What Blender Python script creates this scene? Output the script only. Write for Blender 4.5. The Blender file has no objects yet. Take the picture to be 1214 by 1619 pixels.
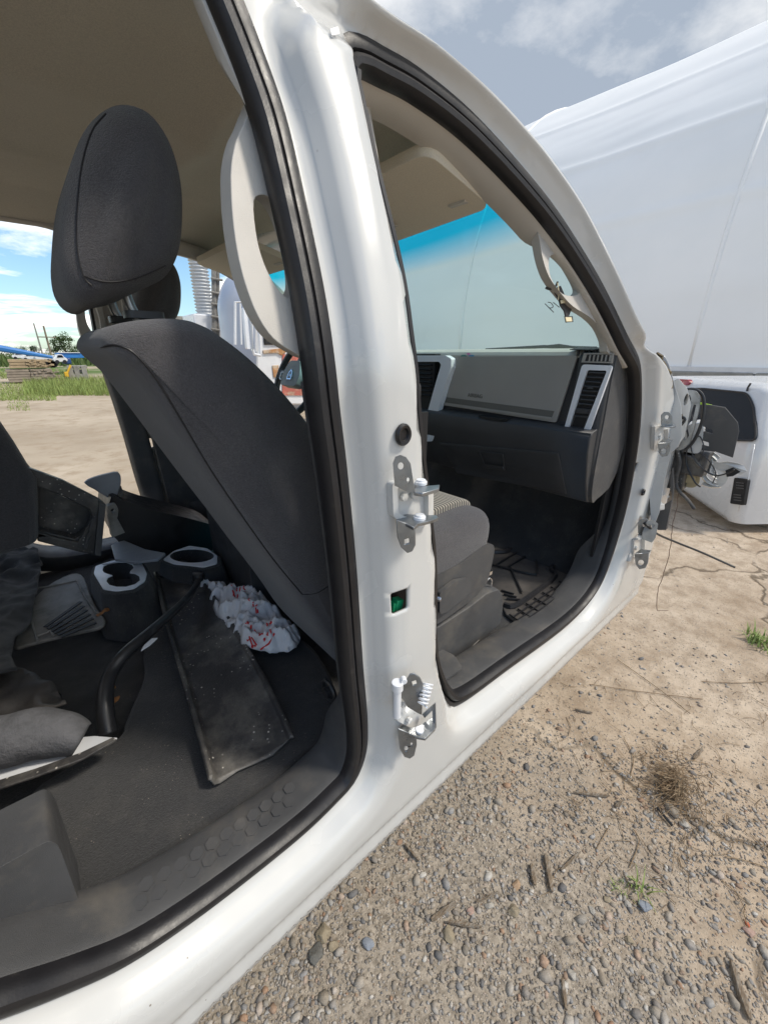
import bpy, bmesh, math, random
import numpy as np
from mathutils import Vector, Matrix, noise
from mathutils.geometry import tessellate_polygon, delaunay_2d_cdt
from mathutils.bvhtree import BVHTree
random.seed(7); rng = np.random.default_rng(7)
V = Vector
sc = bpy.context.scene
COL = sc.collection
GZ = -1.55            # ground level; the origin is at eye height
YC = 1.41             # centre line of the cab
# ---------------------------------------------------------------- camera model
F = 640.0; PT = math.atan(250/640); TH = math.radians(49.1)
fwd = V((math.cos(TH)*math.cos(PT), math.sin(TH)*math.cos(PT), -math.sin(PT)))
rgt = V((math.sin(TH), -math.cos(TH), 0)); upv = rgt.cross(fwd)
def ray(px, py): return fwd + rgt*((px-607)/F) - upv*((py-809.5)/F)
def PY(px, py, y): r = ray(px, py); return r*(y/r.y)
def PX(px, py, x): r = ray(px, py); return r*(x/r.x)
def PZ(px, py, z): r = ray(px, py); return r*(z/r.z)
def PP(px, py, pt, n): r = ray(px, py); return r*(pt.dot(n)/r.dot(n))
def S(z):
    t = z+.05
    return .46 + (0 if t < 0 else .36*t - .03*(1-math.exp(-t/.08)) + .0)
def US(px, py, off):
    y = .5
    for _ in range(25):
        p = PY(px, py, y); y = .5*y + .5*(S(p.z)+off)
    return PY(px, py, y)
# ---------------------------------------------------------------- materials
def M(name, col, rough=.5, metal=0, spec=.5, coat=0, bump=0, bs=100, var=0, vs=6, col2=None, lo=.45, hi=.6, ds=8, sheen=0, detail=4, stretch=None, speck=None, trans=0, sss=0):
    m = bpy.data.materials.new(name); m.use_nodes = True
    nt = m.node_tree; N = nt.nodes; L = nt.links
    b = N['Principled BSDF']
    b.inputs['Roughness'].default_value = rough; b.inputs['Metallic'].default_value = metal
    b.inputs['Specular IOR Level'].default_value = spec; b.inputs['Coat Weight'].default_value = coat
    b.inputs['Coat Roughness'].default_value = .08
    b.inputs['Sheen Weight'].default_value = sheen
    b.inputs['Transmission Weight'].default_value = trans
    tc = N.new('ShaderNodeTexCoord'); src = tc.outputs['Object']
    if stretch:
        mp = N.new('ShaderNodeMapping'); mp.inputs['Scale'].default_value = stretch; L.new(src, mp.inputs[0]); src = mp.outputs[0]
    def nz(s, d=4, r=.55):
        n = N.new('ShaderNodeTexNoise'); n.inputs['Scale'].default_value = s; n.inputs['Detail'].default_value = d; n.inputs['Roughness'].default_value = r
        L.new(src, n.inputs['Vector']); return n.outputs['Fac']
    def ramp(f, a, c, pa=0., pc=1.):
        r = N.new('ShaderNodeValToRGB'); L.new(f, r.inputs[0]); e = r.color_ramp.elements
        e[0].position = a; e[1].position = c; e[0].color = (pa, pa, pa, 1); e[1].color = (pc, pc, pc, 1); return r.outputs[0]
    def mix(f, A, B, mode='MIX'):
        x = N.new('ShaderNodeMix'); x.data_type = 'RGBA'; x.blend_type = mode
        if hasattr(f, 'links'): L.new(f, x.inputs[0])
        else: x.inputs[0].default_value = f
        for i, c in ((6, A), (7, B)):
            if hasattr(c, 'links'): L.new(c, x.inputs[i])
            else: x.inputs[i].default_value = (*c, 1)
        return x.outputs[2]
    cur = tuple(col)
    if col2 is not None: cur = mix(ramp(nz(ds, detail, .65), lo, hi), cur, tuple(col2))
    if var: cur = mix(1.0, cur, ramp(nz(vs, 5), .25, .75, 1-var, 1+var*.0+0.0*var if False else 1.0), 'MULTIPLY')
    if speck:
        vo = N.new('ShaderNodeTexVoronoi'); vo.inputs['Scale'].default_value = speck[0]; L.new(src, vo.inputs['Vector'])
        f = ramp(vo.outputs['Distance'], speck[1]*.6, speck[1], 1, 0)
        f2 = mix(1.0, f, ramp(nz(speck[0]*.13, 2), .5, .6), 'MULTIPLY')
        cur = mix(f2, cur, speck[2])
    if hasattr(cur, 'links'): L.new(cur, b.inputs['Base Color'])
    else: b.inputs['Base Color'].default_value = (*cur, 1)
    if var:
        mr = N.new('ShaderNodeMapRange'); L.new(nz(vs*2.3, 4), mr.inputs[0]); mr.inputs[1].default_value = .3; mr.inputs[2].default_value = .7
        mr.inputs[3].default_value = max(.02, rough-.08); mr.inputs[4].default_value = min(1, rough+.12); L.new(mr.outputs[0], b.inputs['Roughness'])
    if bump:
        bp = N.new('ShaderNodeBump'); bp.inputs['Strength'].default_value = bump; bp.inputs['Distance'].default_value = .003
        L.new(nz(bs, 5, .6), bp.inputs['Height']); L.new(bp.outputs[0], b.inputs['Normal'])
    return m
W = {}
W['white'] = M('white_paint', (.62,.62,.605), .2, coat=.6, var=.06, vs=4, col2=(.50,.46,.38), lo=.64, hi=.92, ds=6, detail=10, speck=(24,.045,(.16,.12,.09)))
W['rubber'] = M('black_rubber', (.017,.016,.018), .42, var=.35, vs=12, col2=(.06,.055,.05), lo=.62, hi=.8, ds=25, bump=.1, bs=300)
W['plastic'] = M('charcoal_plastic', (.082,.082,.084), .5, bump=.35, bs=900, var=.3, vs=7, col2=(.17,.155,.135), lo=.52, hi=.8, ds=9, detail=8)
W['gloveblk'] = M('dark_dash_plastic', (.052,.052,.054), .42, bump=.3, bs=900, var=.2, col2=(.06,.06,.06), lo=.6, hi=.8, ds=6)
W['dashgrey'] = M('taupe_dash_plastic', (.36,.34,.31), .5, bump=.3, bs=900, var=.12, vs=5)
W['scrap'] = M('scuffed_black_plastic', (.058,.055,.055), .40, bump=.5, bs=160, var=.4, vs=13, col2=(.21,.195,.17), lo=.48, hi=.72, ds=9, detail=13, speck=(75,.2,(.5,.47,.42)))
W['beige'] = M('beige_trim_plastic', (.56,.53,.485), .55, bump=.25, bs=700, var=.12, vs=5)
W['headliner'] = M('headliner_cloth', (.80,.74,.62), .95, bump=.6, bs=700, var=.3, vs=420, sheen=.2)
W['visor'] = M('sun_visor_cloth', (.82,.75,.62), .95, bump=.4, bs=900, var=.2, vs=400)
W['cloth'] = M('charcoal_seat_cloth', (.082,.077,.083), .92, bump=1, bs=520, var=.5, vs=330, sheen=.3, col2=(.125,.118,.118), lo=.48, hi=.75, ds=4, detail=10, speck=(70,.05,(.3,.28,.26)))
W['carpet'] = M('dark_carpet', (.036,.036,.038), 1, bump=1, bs=420, var=.5, vs=260, sheen=.2, col2=(.085,.08,.073), lo=.5, hi=.8, ds=9, detail=10, speck=(120,.13,(.30,.26,.2)))
W['mat'] = M('dirty_floor_mat', (.055,.05,.048), .55, bump=.4, bs=300, var=.3, col2=(.13,.115,.10), lo=.42, hi=.72, ds=7, detail=9)
W['silver'] = M('satin_silver', (.84,.86,.90), .42, metal=.2, var=.1)
W['steel'] = M('zinc_plated_steel', (.36,.38,.40), .32, metal=.85, var=.35, vs=30, col2=(.22,.22,.21), lo=.55, hi=.75, ds=25, bump=.1, bs=60)
W['chrome'] = M('bright_steel', (.75,.75,.76), .15, metal=1)
W['brass'] = M('primer', (.5,.47,.4), .5, var=.3)
W['black'] = M('near_black', (.008,.008,.009), .6)
W['green'] = M('green_connector', (.02,.42,.17), .4, var=.1)
W['bag'] = M('thin_white_bag', (.78,.78,.80), .3, bump=.5, bs=60); W['bag'].node_tree.nodes['Principled BSDF'].inputs['Alpha'].default_value = .84
W['red'] = M('red_print', (.65,.03,.03), .45)
W['leaf'] = M('dry_leaf', (.42,.19,.07), .8, var=.4, vs=60)
W['greyflap'] = M('grey_plastic', (.30,.31,.34), .45, var=.2, vs=12, bump=.15, bs=200)
W['duct'] = M('dusty_grey_plastic', (.27,.255,.23), .6, var=.35, vs=14, col2=(.12,.11,.1), lo=.5, hi=.75, ds=12, bump=.3, bs=200)
W['greyfelt'] = M('grey_dusty_felt', (.15,.15,.16), .95, bump=1, bs=140, var=.4, vs=16, col2=(.08,.08,.085), lo=.42, hi=.62, ds=16, detail=9)
W['whiteplate'] = M('white_plate', (.7,.71,.73), .35, var=.15)
W['tank'] = M('yellowed_plastic', (.55,.45,.27), .45, var=.3, vs=12)
W['hose'] = M('black_hose', (.03,.03,.032), .35, var=.3, vs=20, col2=(.09,.09,.09), lo=.6, hi=.75, ds=20)
W['foam'] = M('dirty_foam', (.16,.12,.06), .9, bump=1, bs=120, var=.6, vs=30)
# ---------------------------------------------------------------- object helpers
def fin(name, me, mat, parent=None, smooth=True, bevel=0, seg=2, ang=35, sub=0, solid=None):
    o = bpy.data.objects.new(name, me); COL.objects.link(o)
    if mat: me.materials.append(mat)
    if smooth:
        me.polygons.foreach_set('use_smooth', [True]*len(me.polygons))
        if smooth is True: me.set_sharp_from_angle(angle=math.radians(ang))
    if parent:
        o.parent = parent
        if parent.type == 'EMPTY': o.matrix_parent_inverse = Matrix.Translation(-parent.location)
    if solid:
        s = o.modifiers.new('solid', 'SOLIDIFY'); s.thickness = solid; s.offset = -1
    if bevel:
        b = o.modifiers.new('bevel', 'BEVEL'); b.width = bevel; b.segments = seg; b.limit_method = 'ANGLE'; b.angle_limit = math.radians(40)
        b.harden_normals = False
    if sub:
        s = o.modifiers.new('sub', 'SUBSURF'); s.levels = s.render_levels = sub
    return o
class B:
    def __init__(s): s.v = []; s.f = []
    def add(s, vs, fs):
        n = len(s.v); s.v += [tuple(v) for v in vs]; s.f += [tuple(i+n for i in f) for f in fs]; return s
    def box(s, c, d, R=None):
        c = V(c); R = R or Matrix.Identity(3)
        p = [c + R@V((x*d[0]/2, y*d[1]/2, z*d[2]/2)) for x in (-1,1) for y in (-1,1) for z in (-1,1)]
        return s.add(p, [(0,1,3,2),(4,6,7,5),(0,4,5,1),(2,3,7,6),(0,2,6,4),(1,5,7,3)])
    def tube(s, pts, r, n=10, cap=True):
        pts = [V(p) for p in pts]; rr = r if isinstance(r, (list, tuple)) else [r]*len(pts)
        rings = []; up = V((0.13,0.21,.97)).normalized()
        for i, p in enumerate(pts):
            t = (pts[min(i+1, len(pts)-1)]-pts[max(i-1, 0)]).normalized()
            a = t.cross(up)
            if a.length < .05: a = t.cross(V((1,0,0)))
            a.normalize(); b = t.cross(a)
            up = -b if (-b).dot(up) > 0 else b
            rings.append([p + (a*math.cos(k*2*math.pi/n) + b*math.sin(k*2*math.pi/n))*rr[i] for k in range(n)])
        return s.loft(rings, True, cap)
    def loft(s, rings, closed=True, cap=True, flip=False):
        n = len(rings[0]); vs = [p for r in rings for p in r]; fs = []
        for i in range(len(rings)-1):
            for k in range(n if closed else n-1):
                a, b = i*n+k, i*n+(k+1) % n
                fs.append((a, b, b+n, a+n))
        if cap and closed:
            fs.append(tuple(range(n-1, -1, -1))); fs.append(tuple((len(rings)-1)*n+k for k in range(n)))
        return s.add(vs, fs)
    def poly(s, pts, d, holes=()):
        """flat polygon (3D loop, optional hole loops) extruded along vector d"""
        loops = [[V(p) for p in pts]] + [[V(p) for p in h] for h in holes]
        flat = [p for l in loops for p in l]; n = len(flat)
        tri = tessellate_polygon(loops)
        vs = flat + [p+d for p in flat]; fs = []
        for t in tri:
            a, b, c = (flat[i] for i in t)
            if (b-a).cross(c-a).dot(d) > 0: t = (t[0], t[2], t[1])
            fs.append(tuple(t)); fs.append((t[2]+n, t[1]+n, t[0]+n))
        k = 0
        for l in loops:
            m = len(l)
            for i in range(m):
                a, b = k+i, k+(i+1) % m; fs.append((a, b, b+n, a+n))
            k += m
        return s.add(vs, fs)
    def disc(s, c, nrm, r, h, n=16):
        nrm = V(nrm).normalized(); return s.tube([V(c), V(c)+nrm*h], r, n)
    def mesh(s, name, weld=False, normals=True):
        me = bpy.data.meshes.new(name); me.from_pydata(s.v, [], s.f)
        bm = bmesh.new(); bm.from_mesh(me)
        if weld: bmesh.ops.remove_doubles(bm, verts=bm.verts, dist=1e-5)
        if normals: bmesh.ops.recalc_face_normals(bm, faces=bm.faces)
        bm.to_mesh(me); bm.free(); return me
    def obj(s, name, mat, parent=None, **k):
        return fin(name, s.mesh(name, weld=k.pop('weld', False)), mat, parent, **k)
def tag(o, label, cat, group=None, kind=None):
    if label: o['label'] = label
    if cat: o['category'] = cat
    if group: o['group'] = group
    if kind: o['kind'] = kind
    return o
def empty(name, loc, label, cat, group=None):
    o = bpy.data.objects.new(name, None); COL.objects.link(o); o.location = loc; o.empty_display_size = .1
    return tag(o, label, cat, group)
def smooth(pts, k=6, closed=False):
    """Catmull-Rom through the points"""
    P = [V(p) for p in pts]; n = len(P); out = []
    for i in range(n if closed else n-1):
        p0, p1, p2, p3 = (P[(i-1) % n], P[i], P[(i+1) % n], P[(i+2) % n]) if closed else (P[max(i-1,0)], P[i], P[i+1], P[min(i+2,n-1)])
        for j in range(k):
            t = j/k
            out.append(.5*((2*p1)+(p2-p0)*t+(2*p0-5*p1+4*p2-p3)*t*t+(3*p1-p0-3*p2+p3)*t**3))
    if not closed: out.append(P[-1])
    return out
def rpoly(pts, r, k=4):
    """round the corners of a closed 3D loop"""
    out = []; n = len(pts)
    for i in range(n):
        a, b, c = V(pts[i-1]), V(pts[i]), V(pts[(i+1) % n])
        da = min(r, (a-b).length*.45); dc = min(r, (c-b).length*.45)
        p, q = b+(a-b).normalized()*da, b+(c-b).normalized()*dc
        for j in range(k+1):
            t = j/k; out.append(p*(1-t)**2 + b*2*t*(1-t) + q*t*t)
    return out
def circ(c, r, ax, ay, n=14): return [c+ax*(r*math.cos(2*math.pi*i/n))+ay*(r*math.sin(2*math.pi*i/n)) for i in range(n)]
def nz3(p, s=1., seed=0): return noise.noise(V((p[0]*s+seed, p[1]*s+seed*.7, p[2]*s)))
def pts(l, fn, *a): return [fn(x, y, *a) for x, y in l]
# mirror to the driver's side
def mirror(o, parent, name=None):
    c = o.copy(); COL.objects.link(c); c.name = name or o.name.split('.')[0]
    c.parent = parent; me = o.data.copy(); c.data = me
    me.transform(Matrix.Translation((0, 2*YC, 0)) @ Matrix.Diagonal((1,-1,1,1))); me.flip_normals()
    if parent.type == 'EMPTY': c.matrix_parent_inverse = Matrix.Translation(-parent.location)
    return c
exec_parts = []
# ================================================================ PICKUP CAB
cab = empty('pickup_truck', (.6, YC, GZ), 'white pickup truck cab in the foreground with its two passenger side doors taken off', 'pickup truck')
REC = .05
rear_px = [(345,-60),(372,0),(415,110),(445,200),(475,330),(500,450),(522,600),(540,750),(555,900),(566,1050),(574,1140),(572,1190),(556,1232),(528,1264),(480,1310),(400,1375),(300,1450),(200,1515),(100,1560),(0,1597)]
rearC = [US(x, y, REC) for x, y in rear_px]
def onS(x, z, off=REC): return V((x, S(z)+off, z))
rearC += [onS(-.30,-.70), onS(-.42,-.52), onS(-.50,-.25), onS(-.53,0), onS(-.50,.28), onS(-.44,.39), onS(-.34,.445), onS(-.1,.472), onS(.16,.472), onS(.26,.462)]
front_px = [(528,92,REC),(545,66,REC),(572,70,REC),(600,85,REC),(660,120,REC),(740,185,REC),(820,270,REC),(880,345,REC),(940,440,REC),(985,530,REC),(1008,585,REC),(1006,680,REC),(988,790,REC),(962,880,REC),(938,935,REC),(895,985,REC),(800,1055,REC),(725,1108,REC),(702,1108,.04),(690,1072,.02),(688,1020,.01),(694,980,0),(693,900,0),(686,830,0),(672,700,0),(660,560,0),(642,430,0),(600,250,0),(556,120,.02),(540,100,.04)]
frontC = [US(x, y, o) for x, y, o in front_px]
rearL = smooth(rearC, 8, True); frontL = smooth(frontC, 7, True)
outer_px = [(600,0),(700,70),(780,140),(840,205),(880,255),(930,330),(980,430),(1010,500),(1034,545)]
outT = [US(x, y, 0) for x, y in outer_px]
outT = [V((-1.0,S(.50),.50)), V((-.5,S(.51),.512)), V((.1,S(.515),.515)), V((.4,S(.515),.515))] + outT
fr_px = [(1043,560),(1062,600),(1066,640),(1068,700),(1062,760),(1052,800),(1040,830),(1030,868),(1004,955),(982,984)]
outF = [US(x, y, 0) for x, y in fr_px]
outer = smooth(outT, 6) + outF + [V((1.0,.46,-1.153)), V((0,.46,-1.153)), V((-1.0,.46,-1.15))]
def xz(l): return np.array([(p.x, p.z) for p in l])
def dens(a, step):
    o = []
    for i in range(len(a)):
        p, q = a[i], a[(i+1) % len(a)]; n = max(1, int(np.hypot(*(q-p))/step))
        for k in range(n): o.append(p+(q-p)*k/n)
    return np.array(o)
def inside(P, poly):
    x, y = P[:,0], P[:,1]; r = np.zeros(len(P), bool); j = len(poly)-1
    for i in range(len(poly)):
        xi, yi = poly[i]; xj, yj = poly[j]
        c = ((yi > y) != (yj > y)); 
        with np.errstate(divide='ignore', invalid='ignore'): r ^= c & (x < (xj-xi)*(y-yi)/(yj-yi+1e-12)+xi)
        j = i
    return r
def dist(P, poly):
    d = np.full(len(P), 9.)
    for i in range(len(poly)):
        a = poly[i]; b = poly[(i+1) % len(poly)]; ab = b-a; L2 = (ab**2).sum()+1e-12
        t = np.clip(((P-a)@ab)/L2, 0, 1); q = a+t[:,None]*ab
        d = np.minimum(d, np.hypot(P[:,0]-q[:,0], P[:,1]-q[:,1]))
    return d
RA, FA, OA = dens(xz(rearL), .012), dens(xz(frontL), .012), dens(xz(outer), .014)
_pd = np.array([0,.012,.032,.044,.060,.085]); _pv = np.array([.050,.050,.043,.013,.005,0])
_fd = np.linspace(0, .1, 201); _fv = np.interp(_fd, _pd, _pv); _k = np.hanning(9)[1:-1]; _k /= _k.sum(); _fv = np.convolve(np.pad(_fv, 3, 'edge'), _k, 'valid')
_rt = np.linspace(0, 1, 101); _rv = np.interp(_rt, [0,.42,.50,.58,.90,1], [.050,.040,.031,.031,.010,.0]); _rv = np.convolve(np.pad(_rv, 3, 'edge'), np.hanning(9)[1:-1]/np.hanning(9)[1:-1].sum(), 'valid')
def prof(d): return np.interp(d, _fd, _fv)
def ss(x, a, b): t = np.clip((x-a)/(b-a), 0, 1); return t*t*(3-2*t)
Sv = np.vectorize(S)
def depth(P):
    dr, df, do = dist(P, RA), dist(P, FA), dist(P, OA)
    w = np.maximum(ss(P[:,0], .57, .72), ss(P[:,1], .38, .45))
    r1 = prof(dr); r2 = prof(df)
    for_ = ((r1, dr), (r2, df)); rr_ = []
    for r_0, d_ in for_:
        tot = d_+do; wt = ss(P[:,1], .0, .06)*(1-ss(tot, .15, .20))
        rr_.append(r_0*(1-wt) + wt*np.interp(d_/np.maximum(tot, 1e-6), _rt, _rv))
    r1, r2 = rr_; r2 = r2*w
    rr = (1-w)*.012*(1-np.clip(df/.012, 0, 1))**2
    z = P[:,1]
    rock = np.interp(-z, [0,1.015,1.03,1.075,1.09,1.13,1.15,1.16], [0,0,.006,.002,.016,.024,.040,.042])
    top = np.where(z > 0, .006*(1-np.clip(do/.006, 0, 1))**2, 0)
    return Sv(z) + np.maximum(r1, r2) + rr + rock + top
# small openings in the pressed steel
def USD(x, y, off=0):
    o_ = 0
    for _ in range(4): k_ = US(x, y, o_); o_ = .5*o_+.5*(float(depth(np.array([[k_.x, k_.z]]))[0])-S(k_.z))
    return US(x, y, o_+off)
def usl(l, off=0): return [USD(x, y, off) for x, y in l]
latch = rpoly(usl([(617,938),(645,929),(645,962),(619,973)]), .006)
slot1 = rpoly([US(x, y, .004) for x, y in [(1014,736),(1025,735),(1021,751),(1009,753)]], .004)
def ell(cx, cy, rx, ry, n=14, rot=0): return [(cx+rx*math.cos(t)*math.cos(rot)-ry*math.sin(t)*math.sin(rot), cy+rx*math.cos(t)*math.sin(rot)+ry*math.sin(t)*math.cos(rot)) for t in [2*math.pi*i/n for i in range(n)]]
holes = [latch, slot1, usl(ell(1045,768,3.5,14,rot=.2)), usl(ell(1050,735,3,9,rot=.2)), usl(ell(1012,823,3.2,5)), usl(ell(1058,670,3,11,rot=.15)), usl(ell(1054,708,2.5,6))]
HA = [xz(h) for h in holes]
loops = [OA, RA, FA] + HA
P0 = np.vstack(loops); E0 = []; k = 0
for l in loops:
    n = len(l); E0 += [(k+i, k+(i+1) % n) for i in range(n)]; k += n
gx, gz = np.meshgrid(np.arange(-.99, 1.95, .016), np.arange(-1.15, .53, .014))
G = np.c_[gx.ravel(), gz.ravel()]; G += rng.uniform(-.0004, .0004, G.shape)
rows = []
for C in (RA, FA):
    tn = np.roll(C, -1, 0)-np.roll(C, 1, 0); tn /= np.hypot(tn[:,0], tn[:,1])[:,None]; nn = np.c_[tn[:,1], -tn[:,0]]
    if inside(C[:1]+nn[:1]*.005, C)[0]: nn = -nn
    for d in (.005,.010,.018,.026,.034,.042,.051,.060,.070,.078,.087):
        q = C+nn*d; dd = dist(q, C); rows.append(q[dd > d*.93])
zrow = np.array([(x, -z) for x in np.arange(-.95, 1.85, .02) for z in (1.015,1.03,1.05,1.075,1.09,1.11,1.13,1.15)])
G = G[(dist(G, RA) > .093) & ((dist(G, FA) > .093) | ((G[:,0] < .60) & (G[:,1] < .40) & (G[:,1] > -.86)))]
tn = np.roll(OA, -1, 0)-np.roll(OA, 1, 0); tn /= np.hypot(tn[:,0], tn[:,1])[:,None]+1e-9; nn = np.c_[tn[:,1], -tn[:,0]]
if not inside(OA[40:41]+nn[40:41]*.004, OA)[0]: nn = -nn
orow = []
for d in (.004,.008,.013,.019):
    q = OA+nn*d; orow.append(q[dist(q, OA) > d*.93])
rows = [q[dist(q, OA) > .023] for q in rows]; G = G[dist(G, OA) > .024]
rows = [q[~((q[:,0] < .56) & (q[:,1] < .38) & (q[:,1] > -.80))] if k_ >= 11 else q for k_, q in enumerate(rows)]+orow
allp = np.vstack([G]+rows+[zrow])
mk = inside(allp, OA) & ~inside(allp, RA) & ~inside(allp, FA)
for h in HA: mk &= ~inside(allp, h)
allp = allp[mk]
mk = (dist(allp, RA) > .003) & (dist(allp, FA) > .003) & (dist(allp, OA) > .003)
for h in HA: mk &= dist(allp, h) > .002
allp = allp[mk]
PTS = np.vstack([P0, allp])
ov, oe, of_, a_, b_, c_ = delaunay_2d_cdt([V((float(x), float(y))) for x, y in PTS], E0, [], 0, 1e-4)
ovn = np.array([(v.x, v.y) for v in ov]); tri = np.array([f for f in of_ if len(f) == 3])
cen = ovn[tri].mean(1); keep = inside(cen, OA) & ~inside(cen, RA) & ~inside(cen, FA)
for h in HA: keep &= ~inside(cen, h)
tri = tri[keep]; yy = depth(ovn)
me = bpy.data.meshes.new('body_side'); me.from_pydata([(x, y, z) for (x, z), y in zip(ovn, yy)], [], tri.tolist())
bm = bmesh.new(); bm.from_mesh(me); bmesh.ops.delete(bm, geom=[v for v in bm.verts if not v.link_faces], context='VERTS')
bmesh.ops.recalc_face_normals(bm, faces=bm.faces)
bm.faces.ensure_lookup_table()
if sum(f.normal.y*f.calc_area() for f in bm.faces) > 0: bmesh.ops.reverse_faces(bm, faces=bm.faces)
bm.to_mesh(me); bm.free()
body = fin('body_side', me, W['white'], cab, smooth='all', solid=.006)
mirror(body, cab)
# ---------------------------------------------------------------- swept rubber and trim round the openings
def sweep(C, profile, sel=None, closed=True, base=REC, uscale=None):
    """C: 3D loop on the side surface; profile: (u inward, v inboard)"""
    a = xz(C); n = len(a); rings = []
    for i in range(n):
        t = a[(i+1) % n]-a[i-1]; t = t/np.hypot(*t); nn = np.array((t[1], -t[0]))
        rings.append((a[i], nn))
    area = .5*sum(a[i-1][0]*a[i][1]-a[i][0]*a[i-1][1] for i in range(n))
    sg = -1 if area > 0 else 1
    out = []
    idx = range(n) if sel is None else sel
    for i in idx:
        p, nn = rings[i % n]; q = []
        for u, v in profile:
            x, z = p+nn*sg*u*(uscale(V(C[i % n])) if uscale else 1); q.append(V((x, S(p[1])+base+v, z)))
        out.append(q)
    if sel is None: out.append(out[0])
    return out
def even(L, step):
    a = dens(np.array([tuple(p) for p in L]), step) if False else None
    P = [V(p) for p in L]; out = [P[0]]; acc = 0
    n = len(P); d = 0
    for i in range(n):
        p, q = P[i], P[(i+1) % n]; seg = (q-p).length; 
        while d+step <= seg+1e-9 and seg > 0:
            d += step; out.append(p+(q-p)*(d/seg))
        d -= seg
    return out[:-1]
rearE, frontE = even(rearL, .018), even(frontL, .018)
seal = [(-.007,.004),(-.008,-.006),(.002,-.011),(.010,-.010),(.013,-.004),(.016,-.013),(.022,-.019),(.030,-.018),(.036,-.010),(.038,.002),(.034,.018),(.010,.02)]
for C, pr in ((rearE, seal), (frontE, seal)):
    b = B(); b.loft(sweep(C, pr), True, False); s_ = b.obj('door_seal', W['rubber'], cab, weld=True); mirror(s_, cab)
# trims: lower (charcoal) and upper (beige)
def trim(C, cond, profile, name, mat, us=None, **k):
    n = len(C); st = next(i for i in range(n) if cond(C[i]) and not cond(C[i-1])); sel = []
    i = st
    while cond(C[i % n]) and len(sel) < n: sel.append(i % n); i += 1
    b = B(); b.loft(sweep(C, profile, sel, uscale=us), False, False); return b.obj(name, mat, cab, solid=.003, **k), sel
sillp = [(.030,.000),(.034,.006),(.037,.016),(.037,.028),(.037,.07),(.033,.10),(.022,.115),(-.04,.125),(-.10,.13)]
lowR = lambda p: p.z < -.02
uppR = lambda p: p.z >= -.02
pillp = [(.030,.000),(.033,.006),(.034,.016),(.031,.030),(.022,.042),(.0,.052),(-.04,.06),(-.06,.062)]
def sweepmix(C, cond, pa, pb, wf, name, mat):
    n = len(C); st = next(i for i in range(n) if cond(C[i]) and not cond(C[i-1])); sel = []; i = st
    while cond(C[i % n]) and len(sel) < n: sel.append(i % n); i += 1
    k = min(len(pa), len(pb)); ra, rb = sweep(C, pa, sel), sweep(C, pb, sel); rows = []
    for j, i in enumerate(sel):
        w = wf(C[i]); rows.append([ra[j][m].lerp(rb[j][m], w) for m in range(k)])
    b = B(); b.loft(rows, False, False); return b.obj(name, mat, cab, solid=.003), sel
t1, _ = sweepmix(rearE, lowR, sillp, pillp, lambda p: float(ss(np.array(p.z), -.80, -.62)), 'door_sill_trim', W['plastic'])
t2, _ = sweepmix(frontE, lambda p: p.z < -.02, sillp, pillp, lambda p: float(ss(np.array(p.z), -.80, -.62)), 'door_sill_trim', W['plastic'])
bp = [(.032,.004),(.040,.010),(.042,.022),(.036,.036),(.015,.048),(-.02,.055),(-.06,.06)]
bpn = [(.028,.004),(.033,.008),(.034,.012),(.026,.018),(.010,.024),(-.02,.03),(-.06,.035)]
t3, _ = sweepmix(rearE, uppR, bp, bpn, lambda p_: float(ss(np.array(-p_.z), -.36, -.28))*(1 if p_.x > 0 else 0), 'door_frame_trim', W['beige'])
bp2 = [(.030,.006),(.038,.014),(.045,.03),(.050,.05),(.050,.068),(.03,.085),(-.06,.09)]
t4, _ = sweepmix(frontE, lambda p: p.z >= -.02, bp2[:6]+[(0,.09)], bp, lambda p: max(float(ss(np.array(p.x), 1.06, 1.18)), float(ss(np.array(p.z), .40, .34)) if p.x < .7 else 0), 'door_frame_trim', W['beige'])
for t in (t1, t2, t3, t4): mirror(t, cab)
# B pillar inner trim blocks (inside face of the pillar)
b = B()
for zz in (0,):
    q = [(-.03,-1.0),(.0,-1.0)]
lowpil = [V((.33,.60,-.95)),V((.62,.60,-.95)),V((.60,.60,-.10)),V((.36,.60,-.02))]
b.poly([V((.46,.58,-.95)),V((.62,.58,-.95)),V((.60,.58,-.05)),V((.42,.58,-.05))], V((0,.03,0)))
q_ = b.obj('pillar_trim', W['plastic'], cab, bevel=.008); mirror(q_, cab)
b = B(); b.poly([V((.42,.59,-.05)),V((.60,.59,-.05)),V((.575,.72,.47)),V((.40,.72,.47))], V((0,.03,0)))
q_ = b.obj('pillar_trim', W['beige'], cab, bevel=.008); mirror(q_, cab)
# hexagon embossing on the rear scuff plate
b = B()
for row in range(2):
    for i in range(11):
        # along the sill contour
        x = -.05+i*.027+row*.0135; z0 = float(np.interp(x, [q.x for q in rearC[12:20]][::-1], [q.z for q in rearC[12:20]][::-1]))
        zt = z0+.037; c = V((x, .553+row*.024, zt+.0035))
        b.poly([c+V((.0125*math.cos(a), .0125*math.sin(a), 0)) for a in [math.pi/6+k*math.pi/3 for k in range(6)]], V((0,0,-.004)))
for i_, v_ in enumerate(b.v): b.v[i_] = (v_[0], v_[1], v_[2]-.0022)
b.obj('scuff_pattern', W['plastic'], t1, smooth=False)
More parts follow.
